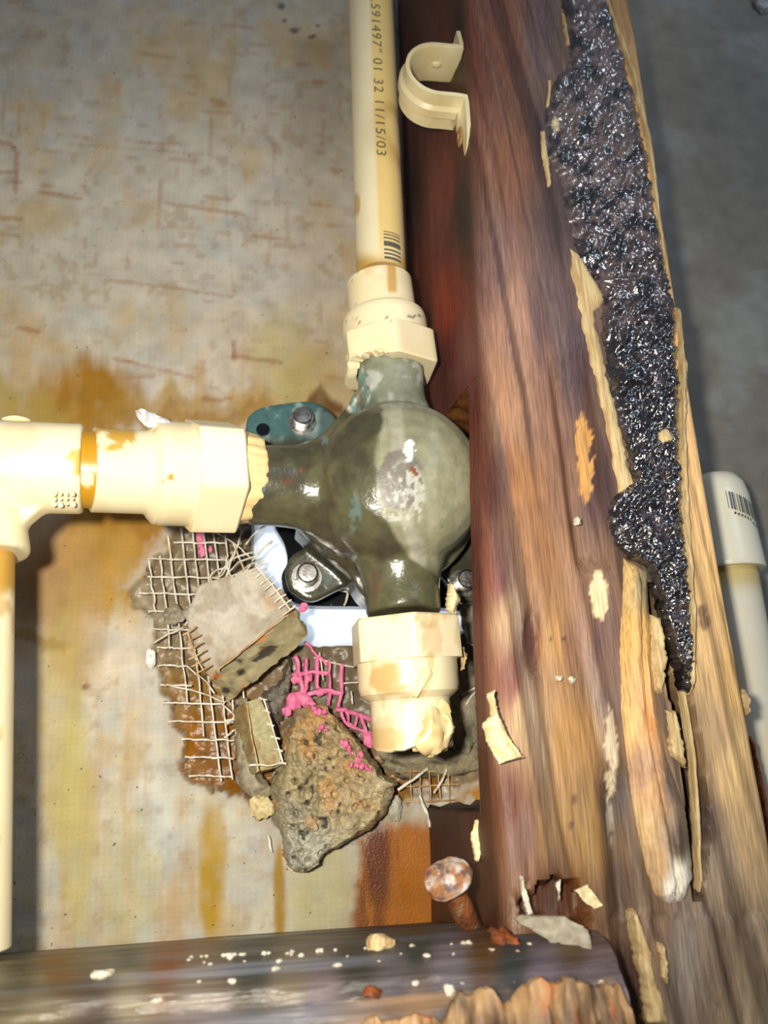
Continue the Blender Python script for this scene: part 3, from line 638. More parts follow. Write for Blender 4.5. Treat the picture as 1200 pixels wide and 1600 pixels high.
# ------------------------------------------------------------------ the valve
YV = -.045
VC = np.array([.0535, YV, .2045])
VX, VZ = VC[0], VC[2]
parts = []
def yl(y): return np.array([VX, y, VZ])
parts.append(revolve(yl(.004), yl(-.09), [(0, .028), (.014, .0300), (.024, .034), (.032, .0366), (.039, .0366), (.044, .0345), (.048, .0337), (.060, .0335), (.066, .0322), (.0715, .0292), (.0765, .0238), (.080, .0165), (.0822, .0085), (.0828, .0005)], 96))
lp_ = P(388, 757, -.050); C0 = np.array([VX, YV, lp_[2]])
parts.append(revolve(C0, lp_, [(0, .0285), (.022, .0275), (.029, .0235), (.034, .0196), (.040, .0172), (.046, .0163), (np.linalg.norm(lp_-C0), .0158)], 64))
_v = parts[-1][0]; _k = ss(-.002, .030, _v[:, 0])*.22; _v[:, 1] = YV + (_v[:, 1]-YV)*(1-_k)
bp_ = np.array([VX+.0005, YV-.002, P(632, 962, YV)[2]])
parts.append(revolve(VC, bp_, [(0, .0195), (.028, .0185), (.035, .0160), (.040, .0148), (VZ-bp_[2], .0145)], 64))
tp_ = np.array([VX, YV, P(612, 540, YV)[2]])
parts.append(revolve(VC, tp_, [(0, .0195), (.030, .0180), (.038, .0150), (.042, .0142), (tp_[2]-VZ, .0140)], 64))
def plate_px(pts, Yf, th):
    w3 = smoothpath([P(x, y, Yf) for x, y in pts + pts[:1]], 60)[:-1]; n = len(w3)
    return np.concatenate([w3, w3 + [0, th, 0]]), [tuple(range(n))[::-1], tuple(range(n, 2*n))] + [(i, (i+1) % n, n+(i+1) % n, n+i) for i in range(n)]
parts.append(plate_px([(384,680),(386,652),(404,637),(440,629),(485,625),(515,640),(560,690),(640,760),(560,820),(470,740),(420,695)], -.020, .007))
parts.append(plate_px([(452,920),(446,890),(462,862),(500,845),(540,780),(620,790),(640,850),(570,900),(520,925),(485,938)], -.020, .007))
parts.append(plate_px([(690,800),(770,790),(800,860),(782,915),(752,938),(718,938),(690,900),(640,860),(620,800)], -.020, .007))
# webs/saddles that soften the corner between the ports
parts.append(plate_px([(462,820),(500,855),(540,888),(575,935),(630,930),(640,820),(560,740),(490,770)], -.036, .022))
parts.append(plate_px([(480,700),(508,672),(540,636),(568,604),(640,640),(600,740)], -.037, .018))
def remesh(V, F, vox, smooth):
    me = bpy.data.meshes.new('tmp'); me.from_pydata(np.asarray(V).tolist(), [], [tuple(int(i) for i in f) for f in F]); o = bpy.data.objects.new('tmp', me); COL.objects.link(o)
    m = o.modifiers.new('r', 'REMESH'); m.mode = 'VOXEL'; m.voxel_size = vox; m.use_smooth_shade = True
    s = o.modifiers.new('s', 'SMOOTH'); s.factor = .5; s.iterations = smooth
    dg = bpy.context.evaluated_depsgraph_get(); me2 = bpy.data.meshes.new_from_object(o.evaluated_get(dg))
    n = len(me2.vertices); v = np.empty(n*3); me2.vertices.foreach_get('co', v); f = [tuple(p.vertices) for p in me2.polygons]
    bpy.data.objects.remove(o); bpy.data.meshes.remove(me2); return v.reshape(-1, 3), f
V, F = remesh(*join(parts), .00075, 22)
V = rough3(V, .00022, 160, 95)
qx, qy = PIX(V)
vc = np.tile(lin((86,84,60)), (len(V), 1)); vc = mix(vc, lin((70,66,50)), ss(.45, .65, fbm(qx*.02, qy*.02, s=401)))
vr = .25 + .1*(fbm(qx*.03, qy*.03, s=402)-.5)
bx = np.interp(qy, [560, 610, 640, 700, 760, 800, 840, 870, 905], [575, 582, 600, 588, 588, 597, 616, 640, 690]) + (fbm(qy*.05, 2.2, s=403)-.5)*14
dry = ss(-5, 5, qx-bx)*ss(915, 880, qy - (qx-690)*.3)*(V[:, 1] < -.030)
vc = mix(vc, lin((134,132,104)), dry); vr = vr + dry*.22
vc = mix(vc, lin((154,152,128)), dry*ss(.5, .68, fbm(qx*.05, qy*.006, s=405))*.55)
vc = mix(vc, lin((170,168,150)), dry*ss(16, 6, np.abs(qx-np.interp(qy, [600,700,760,860],[612,625,618,652])) + (fbm(qx*.08, qy*.03, s=407)-.5)*14)*.6)
tpm = ss(645, 615, qy)*(V[:, 1] < -.028)*ss(540, 560, qx); vc = mix(vc, lin((124,130,112)), tpm*.8); vc = mix(vc, lin((190,194,186)), tpm*ss(.55, .7, fbm(qx*.05, qy*.05, s=409))*.7)
sq = ss(.1, .35, ell(qx + (fbm(qx*.1, qy*.1, s=411)-.5)*20, qy, 626, 750, 40, 54)); vc = mix(vc, lin((98,90,84)), sq*.75*(V[:, 1] < -.06))
vc = mix(vc, lin((196,196,184)), ss(.50, .64, fbm(qx*.16, qy*.10, s=413))*ss(.0, .5, ell(qx, qy, 632, 775, 38, 62))*.7*(V[:, 1] < -.06))
vc = mix(vc, lin((232,232,230)), ss(.2, .5, ell(qx + (vn(qx*.2, qy*.2)-.5)*8, qy, 640, 704, 8, 22))*(V[:, 1] < -.06))
vc = mix(vc, lin((128,58,28)), ss(.2, .5, ell(qx, qy, 647+(qy-736)*.5, 736, 5, 10))*(V[:, 1] < -.06))
for a, b, rx, ry in ((405,765,14,16),(512,885,12,40),(548,800,20,40),(455,900,12,30),(505,690,10,12)):
    vc = mix(vc, lin((100,122,118)), ss(.0, .6, ell(qx, qy, a, b, rx, ry))*ss(.5, .62, fbm(qx*.12, qy*.08, s=a))*.7)
for a, b in ((475,735),(448,752),(590,915)): vc = mix(vc, lin((112,66,40)), ss(.0, .6, ell(qx+(vn(qx*.2,qy*.2)-.5)*12, qy, a, b, 7, 8))*.45)
vc = mix(vc, lin((100,80,62)), ss(0,.8,ell(qx,qy,588,915,16,34))*.4)
ear = ss(700, 676, qy + (qx-385)*.04)*ss(545, 495, qx)*(V[:, 1] > -.024); vc = mix(vc, lin((66,100,100)), ear*.95); vc = mix(vc, lin((150,170,164)), ear*ss(.5, .7, fbm(qx*.06, qy*.06, s=415))*.7)
vc = mix(vc, lin((44,66,74)), ear*ss(490, 505, qx)*.8)
tl = ss(.0, .4, ell(qx, qy, 556, 610, 26, 40))*ss(592, 572, qx); vc = mix(vc, lin((102,140,136)), tl*ss(.4, .55, fbm(qx*.09, qy*.04, s=417))*.95); vc = mix(vc, lin((210,206,190)), tl*ss(.56, .66, fbm(qx*.09, qy*.04, s=419))*.9)
vc = mix(vc, lin((200,200,190)), ss(.2,.6,ell(qx + (vn(qx*.15, qy*.15)-.5)*14,qy,583,592,16,18))*.6)
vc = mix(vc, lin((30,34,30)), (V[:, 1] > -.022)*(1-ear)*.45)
valve = thing('shower_valve', (VX, -.02, VZ-.05), 'olive green tarnished bronze shower valve with round domed body and three ports', 'valve')
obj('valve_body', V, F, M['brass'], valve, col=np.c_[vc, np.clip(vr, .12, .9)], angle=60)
V, F = revolve(P(411, 671, -.0205), P(411, 671, -.0205)+[0, .004, 0], [(0, .0030), (.0002, .0030)], 24); obj('flange_hole_disc', V, F, M['black'], valve)['label'] = 'flat black disc for the dark of an empty screw hole in the flange'  # black disc stands in for the shade inside the screw hole
def bolt(cx, cy, r, L, y0=-.019, rust=0):
    b0 = P(cx, cy, y0); pr = [(0, r*1.5), (.0012, r*1.5), (.0013, r)]; t = .0013
    while t < L-.0012: pr += [(t+.0003, r*1.08), (t+.0007, r*1.08), (t+.0010, r*.92)]; t += .0011
    pr += [(L-.0006, r*.98), (L, r*.85), (L+.0001, r*.3)]
    V, F = revolve(b0, b0 + [0, -1, 0], pr, 36); return obj('bolt', V, F, M['steel'], valve, angle=35)
bolt(472, 661, .0042, .0085); bolt(479, 903, .0042, .0095); bolt(722, 912, .0040, .0095)

# ------------------------------------------------------------------ cream plastic pipe work
def cream(V, fun=None, base=(240,226,186), r=.33):
    qx, qy = PIX(V); c_ = np.tile(lin(base), (len(V), 1)); c_ = mix(c_, lin((232,208,156)), ss(.5, .75, fbm(qx*.02, qy*.02, s=501))*.35)
    if fun: c_ = fun(c_, qx, qy, V)
    return np.c_[c_, np.full(len(V), r)]
def spk(c_, qx, qy, n=.80): return mix(c_, lin((90,82,70)), ss(n, n+.03, vn(qx*.16, qy*.16, s=503)*.75+fbm(qx*.02, qy*.02, s=505)*.25)*.6)
# riser
A0 = P(577, -60, YV); A1 = P(596, 432, YV)
Lr = np.linalg.norm(A1-A0)
riser = thing('riser_pipe', tuple(A1), 'cream plastic pipe with printed digits rising out of the top of the photo', 'pipe')
V, F = revolve(A0, A1, dense([(0, .0111), (Lr, .0111)], .002), 128)
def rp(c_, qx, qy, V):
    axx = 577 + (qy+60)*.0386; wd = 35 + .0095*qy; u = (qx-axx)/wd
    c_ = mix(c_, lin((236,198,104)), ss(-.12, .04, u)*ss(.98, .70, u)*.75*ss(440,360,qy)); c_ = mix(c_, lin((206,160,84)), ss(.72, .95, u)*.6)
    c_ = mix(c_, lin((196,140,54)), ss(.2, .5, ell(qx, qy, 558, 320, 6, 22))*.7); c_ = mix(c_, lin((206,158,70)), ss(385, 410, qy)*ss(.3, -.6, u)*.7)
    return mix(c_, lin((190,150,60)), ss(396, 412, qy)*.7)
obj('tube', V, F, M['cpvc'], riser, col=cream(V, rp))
axr = (A1-A0)/Lr
def wrap(pts2, ang0, t0, R, p0=A0, axv=axr):          # (along, across) -> on the pipe
    a_, f_, s_ = frame(axv); out = []
    for l_, c_ in pts2:
        th = ang0 + c_/R; out.append(p0 + a_*(t0+l_) + (R+.00010)*(f_*math.cos(th) + s_*math.sin(th)))
    return np.array(out)
SG = 1.0 if (frame(axr)[2] @ RT) > 0 else -1.0
def textmesh(body, size):
    cu = bpy.data.curves.new('t', 'FONT'); cu.body = body; cu.size = size; cu.resolution_u = 3; cu.space_character = 1.12
    o = bpy.data.objects.new('t', cu); COL.objects.link(o); dg = bpy.context.evaluated_depsgraph_get(); me = bpy.data.meshes.new_from_object(o.evaluated_get(dg))
    v = np.array([p.co[:] for p in me.vertices]); f = [tuple(p.vertices) for p in me.polygons]; bpy.data.objects.remove(o); bpy.data.meshes.remove(me); return v, f
def sliced(v, f, st):
    import bmesh
    b = bmesh.new(); vs = [b.verts.new(p) for p in v]; [b.faces.new([vs[i] for i in q]) for q in f if len(set(q)) > 2]
    for y in np.arange(v[:, 1].min()+st, v[:, 1].max(), st): bmesh.ops.bisect_plane(b, geom=b.verts[:]+b.edges[:]+b.faces[:], plane_co=(0, y, 0), plane_no=(0, 1, 0))
    b.verts.index_update(); v = np.array([p.co[:] for p in b.verts]); f = [tuple(p.index for p in q.verts) for q in b.faces]; b.free(); return v, f
tv, tf = textmesh('5.591497" 01 32 11/15/03', .0064)
tv, tf = sliced(tv, tf, .0006); tlen = tv[:, 0].max(); t_end = np.linalg.norm(P(591, 243, YV-.011) - P(577, -60, YV-.011))*1.0
zend = (P(590, 243, YV-.0108)-A0) @ axr; zst = (P(578, -12, YV-.0108)-A0) @ axr
tv[:, 0] *= (zend-zst)/tlen
V = wrap([(p[0], SG*p[1]) for p in tv], SG*-.16, zst, .0111)
obj('printed_text', V, tf, M['ink'], riser, smooth=False)
bars = []
for (y0, y1) in ((362,363.5),(366,368),(371,373.5),(377,385),(389,392),(395,398),(401,405)):
    q0 = (P(606, y0, YV-.0108)-A0) @ axr; q1 = (P(606, y1, YV-.0108)-A0) @ axr; n = 9
    pts = [(q, SG*s) for q in (q0, q1) for s in np.linspace(0, .0085, n)]
    bars.append((wrap(pts, SG*-.02, 0, .0111), grid_faces(2, n).tolist()))
obj('printed_bars', *join(bars), M['ink'], riser, smooth=False)
# the transition adapters
def adapter(p0, p1, label, k=1.0, fun=None, jit=None, rot=0.0, hk=.955):
    """p0 = hexagon mouth on the valve, p1 = socket end"""
    L = np.linalg.norm(np.asarray(p1)-p0)
    pr = [(.0035, .0150*k), (.0002, .0158*k), (0, .0168*k), (0, .0195*k), (.0008, .0202*k), (L*.335, .0202*k), (L*.338, .0192*k), (L*.35, .0190*k), (L*.53, .0190*k), (L*.58, .0185*k), (L*.615, .0165*k), (L*.63, .0154*k), (L*.65, .0150*k), (L*.992, .0149*k), (L, .0143*k), (L, .0118*k), (L-.004, .0113*k)]
    hexf = lambda t: 1.0 if t < L*.3365 and t >= 0 else 0.0
    def j2(i, th, rr, tt):
        if i < 3: rr = np.full_like(rr, pr_d[i][1])
        return jit(i, th, rr, tt) if jit else (rr, tt)
    pr_d = pr[:5] + dense(pr[4:], .0011)[1:]
    pr_d = [(a_, b_*(hk if a_ < L*.3365 else 1)) for a_, b_ in pr_d]
    V, F = revolve(p0, p1, pr_d, 96, hexr=hexf, cap=(True, True), jit=j2, hrot=rot)
    t = thing('pipe_adapter', tuple(np.minimum(p0, p1)), label, 'pipe fitting', 'adapters on the valve ports')
    obj('fitting', V, F, M['cpvc'], t, col=cream(V, fun), angle=28)
    return t
def chew(i, th, rr, tt):                                # gnawed lower left of the rim
    m = ss(.80, .25, np.abs(th-(2*np.pi-.85)))
    if i < 6: tt = tt + m*(.0025 + .006*(fbm(th*9, i*.2, s=511)-.4)); rr = rr + m*(fbm(th*14, i*.7, s=513)-.5)*.0030
    return rr, tt
def f_top(c_, qx, qy, V):
    c_ = spk(c_, qx, qy, .86); c_ = mix(c_, lin((198,146,50)), ss(9, 5, np.abs(qx-612-(qy-430)*.05))*ss(462, 452, qy)*.85); c_ = mix(c_, lin((214,158,92)), ss(445, 415, qy)*.45*ss(.4,.6,fbm(qx*.04,qy*.04,s=515)))
    return mix(c_, lin((70,66,58)), ss(.74, .78, vn(qx*.2, qy*.3, s=517))*ss(6, 3, np.abs(qy-498+(qx-600)*.1))*.8)
TA0 = np.array([VX, YV, P(606, 544, YV-.0228)[2]]); TA1 = P(597, 440, YV); TA1[2] = P(597, 412, YV-.0149)[2]; TA1[:2] = (P(592, 440, YV)+ (0, 0, 0))[:2]
top = adapter(TA0, TA1, 'cream hexagonal pipe adapter on the top port of the valve', .975, f_top, chew)
def f_bot(c_, qx, qy, V):
    c_ = mix(c_, lin((206,158,88)), ss(.15, .5, ell(qx + (fbm(qx*.06, qy*.06, s=521)-.5)*30, qy, 612, 1060, 36, 32))*.75)
    c_ = mix(c_, lin((214,184,124)), ss(.2, .5, ell(qx, qy, 668+(qy-1040)*-.2, 1055, 13, 46))*.75); c_ = mix(c_, lin((216,170,100)), ss(.1, .5, ell(qx, qy, 600, 1155, 40, 22))*.6)
    c_ = mix(c_, lin((208,166,104)), ss(.2,.6,ell(qx,qy,670,965,30,22))*ss(.45,.6,fbm(qx*.09,qy*.03,s=523))*.7)
    return mix(c_, lin((200,160,96)), ss(.56, .66, fbm(qx*.06, qy*.02, s=525))*.4)
def cutend(i, th, rr, tt):
    L = BL_; m = ss(.80*L, .99*L, tt); return rr*(1-m*.03*(fbm(th*3, 1.1, s=527)-.4)), tt + m*(fbm(np.cos(th)*2.2+5, np.sin(th)*2.2+5, s=529)-.5)*.004
BA0 = np.array([VX+.0005, YV-.002, P(625, 951, YV-.0248)[2]]); BA1 = P(646, 1165, YV); BA1[2] = P(640, 1168, YV-.015)[2]; BL_ = np.linalg.norm(BA1-BA0)
bot = adapter(BA0, BA1, 'cream hexagonal pipe adapter on the bottom port, scraped and cut off below', 1.0, f_bot, cutend)
def knob(cx, cy, r, Y, seed, name='broken_lump', sq=(1, .6, 1)):
    V, F = blob(P(cx, cy, Y), np.array(sq)*r, 12, .35, seed=seed); qx, qy = PIX(V)
    c_ = mix(np.tile(lin((238,218,162)), (len(V), 1)), lin((212,180,122)), ss(.45, .65, fbm(qx*.05, qy*.05, s=seed))); return obj(name, V, F, M['cpvc'], bot, col=np.c_[c_, np.full(len(V), .35)], angle=50)
knob(672, 1137, .0085, -.057, 531, sq=(1, .55, 1.1))['label'] = 'broken lump of plastic at the cut end'
V, F = strip([(688,1108),(690,1130),(682,1165)], [(697,1112),(712,1135),(703,1160)], -.056, 10, 20, height=.003, thick=.004, jag=3, seed=533); obj('plastic_sliver', V, F, M['flake'], bot)
V, F = strip([(655,1030),(652,1060),(645,1088)], [(668,1024),(676,1055),(652,1090)], -.0642, 8, 20, height=.0012, thick=.003, jag=2, seed=535); obj('plastic_sliver', V, F, M['flake'], bot)
# left: adapter, stub and tee
LA0 = P(364, 745, -.052); LA1 = P(143, 734, -.068); k_l = 1.03
def f_left(c_, qx, qy, V):
    c_ = mix(c_, lin((196,146,20)), ss(.1, .5, ell(qx + (fbm(qx*.06, qy*.06, s=541)-.5)*30, qy, 175, 685, 42, 24))*ss(.35, .5, fbm(qx*.05, qy*.05, s=543))*.9)
    c_ = mix(c_, lin((206,134,10)), ss(.2, .5, ell(qx + (vn(qx*.15, qy*.15)-.5)*10, qy, 267, 745, 10, 7))); c_ = mix(c_, lin((206,160,60)), ss(.2,.5,ell(qx,qy,244,672,5,5))*.8)
    return spk(c_, qx, qy, .88)
lft = adapter(LA0, LA1, 'cream hexagonal pipe adapter on the left port of the valve', k_l, f_left, rot=math.pi/6, hk=.965)
# squeezed ridged sealant collar
d_ = (LA1-LA0)/np.linalg.norm(LA1-LA0)
def ridg(i, th, rr, tt): 
    rr = rr + .0011*(fbm(th*5, i*.1, s=551)-.5)*2 + .0004*np.sin(th*19+np.sin(th*3)*3)*(1 if 0 < i < 8 else .3); return rr, tt + (.0030*(fbm(np.cos(th)*2+4, np.sin(th)*2+4, s=547)-.4) if i < 4 else 0)
V, F = revolve(LA0 - d_*.0095, LA0 + d_*.002, dense([(.0, .0160), (.0006, .0172), (.006, .0180), (.0115, .0186)], .0012), 120, jit=ridg)
obj('sealant_collar', V, F, M['cpvc'], lft, col=cream(V, base=(236,208,148)), angle=60)['label'] = 'ridged squeezed out collar of cream sealant'
V, F = strip([(212,642),(216,655),(232,668)], [(222,638),(262,656),(268,662)], -.072, 14, 12, height=.0006, thick=.0006, jag=3, seed=549, hfun=lambda X, Y, u, v: np.sin(X*.3)*.0008); obj('label_scrap', V, F, M['film'], lft)['label'] = 'torn grey scrap of film'
tee = thing('pipe_tee', tuple(P(-10, 735, -.068)), 'cream plastic pipe tee at the left edge feeding the left adapter and the pipe below', 'pipe fitting')
T1 = P(131, 733, -.068); T0 = P(-260, 722, -.078)
Lt = np.linalg.norm(T1-T0)
def f_tee(c_, qx, qy, V):
    c_ = mix(c_, lin((206,166,50)), ss(.2, .5, ell(qx + (fbm(qx*.08, qy*.08, s=551)-.5)*20, qy, 122, 722, 16, 26))*.85); return mix(c_, lin((222,190,140)), ss(.2, .6, ell(qx, qy, 30, 680, 40, 30))*.4)
Vt1 = revolve(T0, T1, dense([(0, .0150), (.002, .0162), (Lt-.0008, .0162), (Lt, .0156)], .003), 72)
B0 = P(-42, 735, -.070); B1 = P(-34, 873, -.070); Lb = np.linalg.norm(B1-B0)
Vt2 = revolve(B0, B1, dense([(0, .0150), (Lb-.001, .0165), (Lb, .0158)], .003), 72)
g1 = [P(x, y, -.070) for x, y in ((36,790),(76,792),(40,822))]
Vt3 = (np.concatenate([np.array(g1) + [0, -.004, 0], np.array(g1) + [0, .004, 0]]), [(0, 1, 2), (5, 4, 3), (0, 3, 4, 1), (1, 4, 5, 2), (2, 5, 3, 0)])
V, F = remesh(*join([Vt1, Vt2, Vt3]), .0010, 3)
obj('tee_body', V, F, M['cpvc'], tee, col=cream(V, f_tee), angle=40)
emb = []
for i, (a, b) in enumerate([(x, y) for y in (772, 780, 788) for x in (84, 94, 104, 113)]): emb.append(blob(P(a, b, -.0815+.0030*(i//4)*.8), np.array((.0010, .0006, .0009))*random.uniform(.5, 1.1), 5, .4, seed=i))
V, F = join(emb); obj('raised_lettering', V, F, M['strap'], tee)['kind'] = 'stuff'
V, F = blob(P(26, 657, -.071), (.0050, .0035, .0012), 8, .05); obj('raised_pad', V, F, M['strap'], tee)
def f_stub(c_, qx, qy, V): return mix(mix(c_, lin((176,126,14)), .85), lin((236,226,190)), ss(.2, .6, ell(qx, qy, 136, 748, 14, 16))*.8)
V, F = revolve(P(110, 732, -.068), P(160, 735, -.067), dense([(0, .0140), (.013, .0140)], .001), 64)
tag(obj('pipe_stub', V, F, M['cpvc'], col=cream(V, f_stub, base=(214,170,60))), 'short yellow stained piece of pipe between tee and left adapter', 'pipe')
D0 = P(-33, 850, -.070); D1 = np.array(P(-48, 1490, -.070)); D1[2] = max(D1[2], .0385)
V, F = revolve(D0, D1, dense([(0, .0113), (np.linalg.norm(D1-D0), .0113)], .002), 56)
def f_dn(c_, qx, qy, V): 
    c_ = mix(c_, lin((190,140,20)), ss(935, 915, qy + (fbm(qx*.1, 1.1, s=561)-.5)*30)*.9); return mix(c_, lin((200,150,60)), ss(.62, .7, fbm(qx*.04, qy*.02, s=563))*.6)
tag(obj('drop_pipe', V, F, M['cpvc'], col=cream(V, f_dn)), 'cream plastic pipe dropping along the left edge of the photo', 'pipe')

# ------------------------------------------------------------------ loose pipe strap on the post
YS0, YS1 = -.086, -.0665
zc1, zc2 = P(728, 74, YS0)[2], P(740, 147, YS0)[2]; xf_ = XL((zc1+zc2)/2, FL, YF) - .0042
xL_ = P(640, 105, YS0)[0]; R_ = (zc1-zc2)/2; cz = (zc1+zc2)/2
pth = [(xf_, zc1+.0135), (xf_, zc1+.004), (xf_-.0004, zc1+.0006), (xf_-.003, zc1+.0002)]
pth += [(xL_+R_+ (xf_-.006-xL_-R_)*t, zc1) for t in (1, .5, 0)]
pth += [(xL_+R_ - R_*math.sin(a), cz + R_*math.cos(a)) for a in np.linspace(0, np.pi, 22)[1:-1]]
pth += [(xL_+R_+ (xf_-.006-xL_-R_)*t, zc2) for t in (0, .5, 1)] + [(xf_-.003, zc2-.0002), (xf_-.0004, zc2-.0006), (xf_, zc2-.004), (xf_, zc2-.009), (xf_, zc2-.016), (xf_, zc2-.021), (xf_, zc2-.0245), (xf_, zc2-.0262)]
pth = np.array(pth); npth = len(pth)
tg = np.gradient(pth, axis=0); tg /= np.linalg.norm(tg, axis=1)[:, None]; nrm = np.stack([tg[:, 1], -tg[:, 0]], 1)   # outward = right of travel
cen = np.array([xL_+R_, cz])
if ((pth[npth//2]-cen) @ nrm[npth//2]) < 0: nrm = -nrm
prof_s = [(-1, 0), (-.97, .0016), (-.35, .0017), (-.2, .0032), (.2, .0032), (.35, .0017), (.97, .0016), (1, 0), (.9, -.0006), (-.9, -.0006)]
V = []
for i in range(npth):
    arc_ = min(i, npth-1-i); hw = (YS1-YS0)/2*(1 if arc_ > 4 else ((.62, .9, 1, 1, 1) if i < 9 else (.30, .62, .86, .97, 1))[arc_]); rib = 1 if arc_ > 3 else 0
    for (wq, hq) in prof_s:
        hh = hq if (rib or hq < .0017) else .0016
        V.append((pth[i, 0] + nrm[i, 0]*hh, (YS0+YS1)/2 + wq*hw, pth[i, 1] + nrm[i, 1]*hh))
k = len(prof_s); F = grid_faces(npth, k, wrap=True).tolist() + [tuple(range(k))[::-1], tuple(range((npth-1)*k, npth*k))]
strap = thing('pipe_strap', (xf_, (YS0+YS1)/2, zc2-.0262), 'cream plastic pipe strap with two ears nailed to the side of the post', 'strap')
obj('strap_band', np.array(V), F, M['strap'], strap, angle=35)
q = np.array([xf_-.0022, (YS0+YS1)/2, zc2-.0140]); V, F = revolve(q, q-[.0006, 0, 0], [(0, .0032), (.0006, .0030), (.0007, .0012), (.0003, .0010)], 20, cap=(False, True)); V[:, 2] = (V[:, 2]-q[2])*1.6 + q[2]
obj('nail_slot', V, F, pmat('stained_slot', (206,160,104), (150,100,60), 300, .5), strap)['label'] = 'stained nail slot in the lower ear'
q = P(682, 95, (YS0+YS1)/2); V, F = blob(np.array([q[0], (YS0+YS1)/2, zc1-.0004]), (.0024, .0018, .0012), 8, .1); obj('snap_nub', V, F, M['strap'], strap)

# ------------------------------------------------------------------ glass fibre mesh
mesh = thing('fibreglass_mesh', tuple(P(300, 1215, 0)), 'white glass fibre reinforcing mesh bared in the hole left of the valve', 'mesh')
def strand(par, pts, r=.00042, mat='glass', wob=.0006, Y=-.0008, n=None, name='strand', seed=None):
    w3 = np.array([P(q[0], q[1], q[2] if len(q) > 2 else Y) for q in pts]); n = n or max(6, 4*len(pts)); w3 = smoothpath(w3, n)
    sd = seed if seed is not None else random.randint(0, 9999)
    w3 = w3 + (np.stack([fbm(np.arange(n)*.35, k*3.3, s=sd) for k in range(3)], 1)-.5)*2*wob
    return obj(name, *tube(w3, r, 6), M[mat], par, angle=60)
for i, (x0, y0, y1) in enumerate([(233,873,958),(250,870,1015),(267,836,1100),(288,826,1150),(305,826,1220),(323,828,1218),(338,832,1216),(356,836,1212)]):
    strand(mesh, [(x0 + .115*(y-873) - (.000*(y-873)), y) for y in np.linspace(y0, y1, 6)], mat='glass')
for i, (y, a, b) in enumerate([(847,270,352),(873,234,360),(901,232,345),(927,216,312),(955,232,300),(983,238,300),(1012,245,305),(1040,246,290),(1070,250,300),(1098,255,350),(1127,264,372),(1155,284,366),(1183,288,366),(1212,296,362)]):
    strand(mesh, [(a + (b-a)*t, y + 6*t*(b-a)/130*.4) for t in np.linspace(0, 1, 5)], Y=-.0016, mat='glass' if y < 1060 else 'glass')
for pts in ([(290,1040,-.002),(320,1062,-.003),(334,1082,-.003)], [(262,1070,-.002),(310,1082,-.003),(352,1098,-.003)], [(332,830,-.002),(370,852,-.006),(395,872,-.008)], [(338,905,-.004),(362,875,-.007),(398,862,-.008)], [(345,912,-.004),(372,880,-.008),(402,868,-.008)],
            [(356,916,-.004),(376,892,-.008),(408,876,-.008)], [(332,915,-.003),(330,895,-.005),(350,888,-.006),(356,870,-.006)], [(333,914,-.003),(352,892,-.006),(372,850,-.008)], [(346,918,-.003),(366,868,-.008),(376,830,-.006)],
            [(364,850,-.006),(384,894,-.009)], [(354,872,-.006),(362,912,-.007)], [(396,876,-.008),(422,846,-.009),(424,850,-.009)], [(380,905,-.009),(410,875,-.01)], [(364,916,-.008),(392,884,-.01)], [(286,980,-.004),(262,992,-.004),(240,1004,-.003)], [(290,978,-.005),(308,945,-.006),(312,932,-.006)],
            [(384,852,-.007),(402,830,-.008),(420,818,-.008)], [(345,1098,-.004),(370,1122,-.004),(352,1125,-.004)], [(356,1132,-.004),(374,1112,-.004)], [(352,1152,-.004),(368,1140,-.004)]):
    strand(mesh, pts, r=.00036, wob=.0008)
m2 = thing('fibreglass_mesh', tuple(P(660, 1260, 0)), 'small remnant of fibre mesh in the rust stain below the bottom adapter', 'mesh')
for i in range(5): strand(m2, [(640+15*i, 1202, -.001), (643+15*i, 1255-(i % 2)*6, -.0005)], r=.00034, mat='fibrust')
for y in (1205, 1228, 1252): strand(m2, [(628, y+2, -.0012), (665, y, -.0012), (718, y-3, -.001)], r=.00034, mat='fibrust')
strand(m2, [(655,1243,-.003), (664,1266,-.005), (673,1292,-.004)], r=.0007, mat='glass'); strand(m2, [(622,1235,-.004),(650,1215,-.005),(668,1200,-.004)], r=.0006, mat='glass'); strand(m2, [(678,1240,-.002),(690,1220,-.003),(698,1202,-.003)], r=.0005, mat='glass')
# pink coated mesh
pm = thing('pink_mesh', tuple(P(500, 1150, .004)), 'pink paint coated mesh hanging below the white trim plate', 'mesh')
for pts, r in (([(463,1024),(465,1050),(470,1085),(456,1130)], .0011), ([(480,1030),(479,1070),(470,1100)], .0010), ([(494,1024),(498,1075)], .0010), ([(514,1030),(515,1068),(512,1100)], .0007), ([(536,1036),(534,1075),(528,1105)], .0009), ([(456,1062),(480,1052),(512,1054)], .0010),
               ([(450,1090),(475,1086),(505,1080),(532,1082)], .0013), ([(476,1003),(490,1018),(512,1040)], .0007), ([(524,1108),(548,1114),(584,1124)], .0011), ([(542,1110),(546,1128),(556,1134),(560,1116)], .0006), ([(528,1100),(540,1130),(560,1140),(580,1146)], .0007), ([(440,1110),(455,1104),(462,1096)], .0009), ([(566,1118),(572,1140),(578,1160)],.0008)):
    strand(pm, [(a, b, .0005) for a, b in pts], r=r, mat='pink', wob=.0012)
for i, (a, b, r) in enumerate(((463,1060,.0024),(458,1096,.0034),(474,1092,.0030),(484,1100,.0022),(448,1112,.0018),(578,1160,.0026),(574,1150,.0020),(482,1060,.0016),(500,1082,.0016))):
    obj('paint_clot', *blob(P(a, b, -.0002), (r, r*.6, r), 9, .4, seed=600+i), M['pink'], pm)
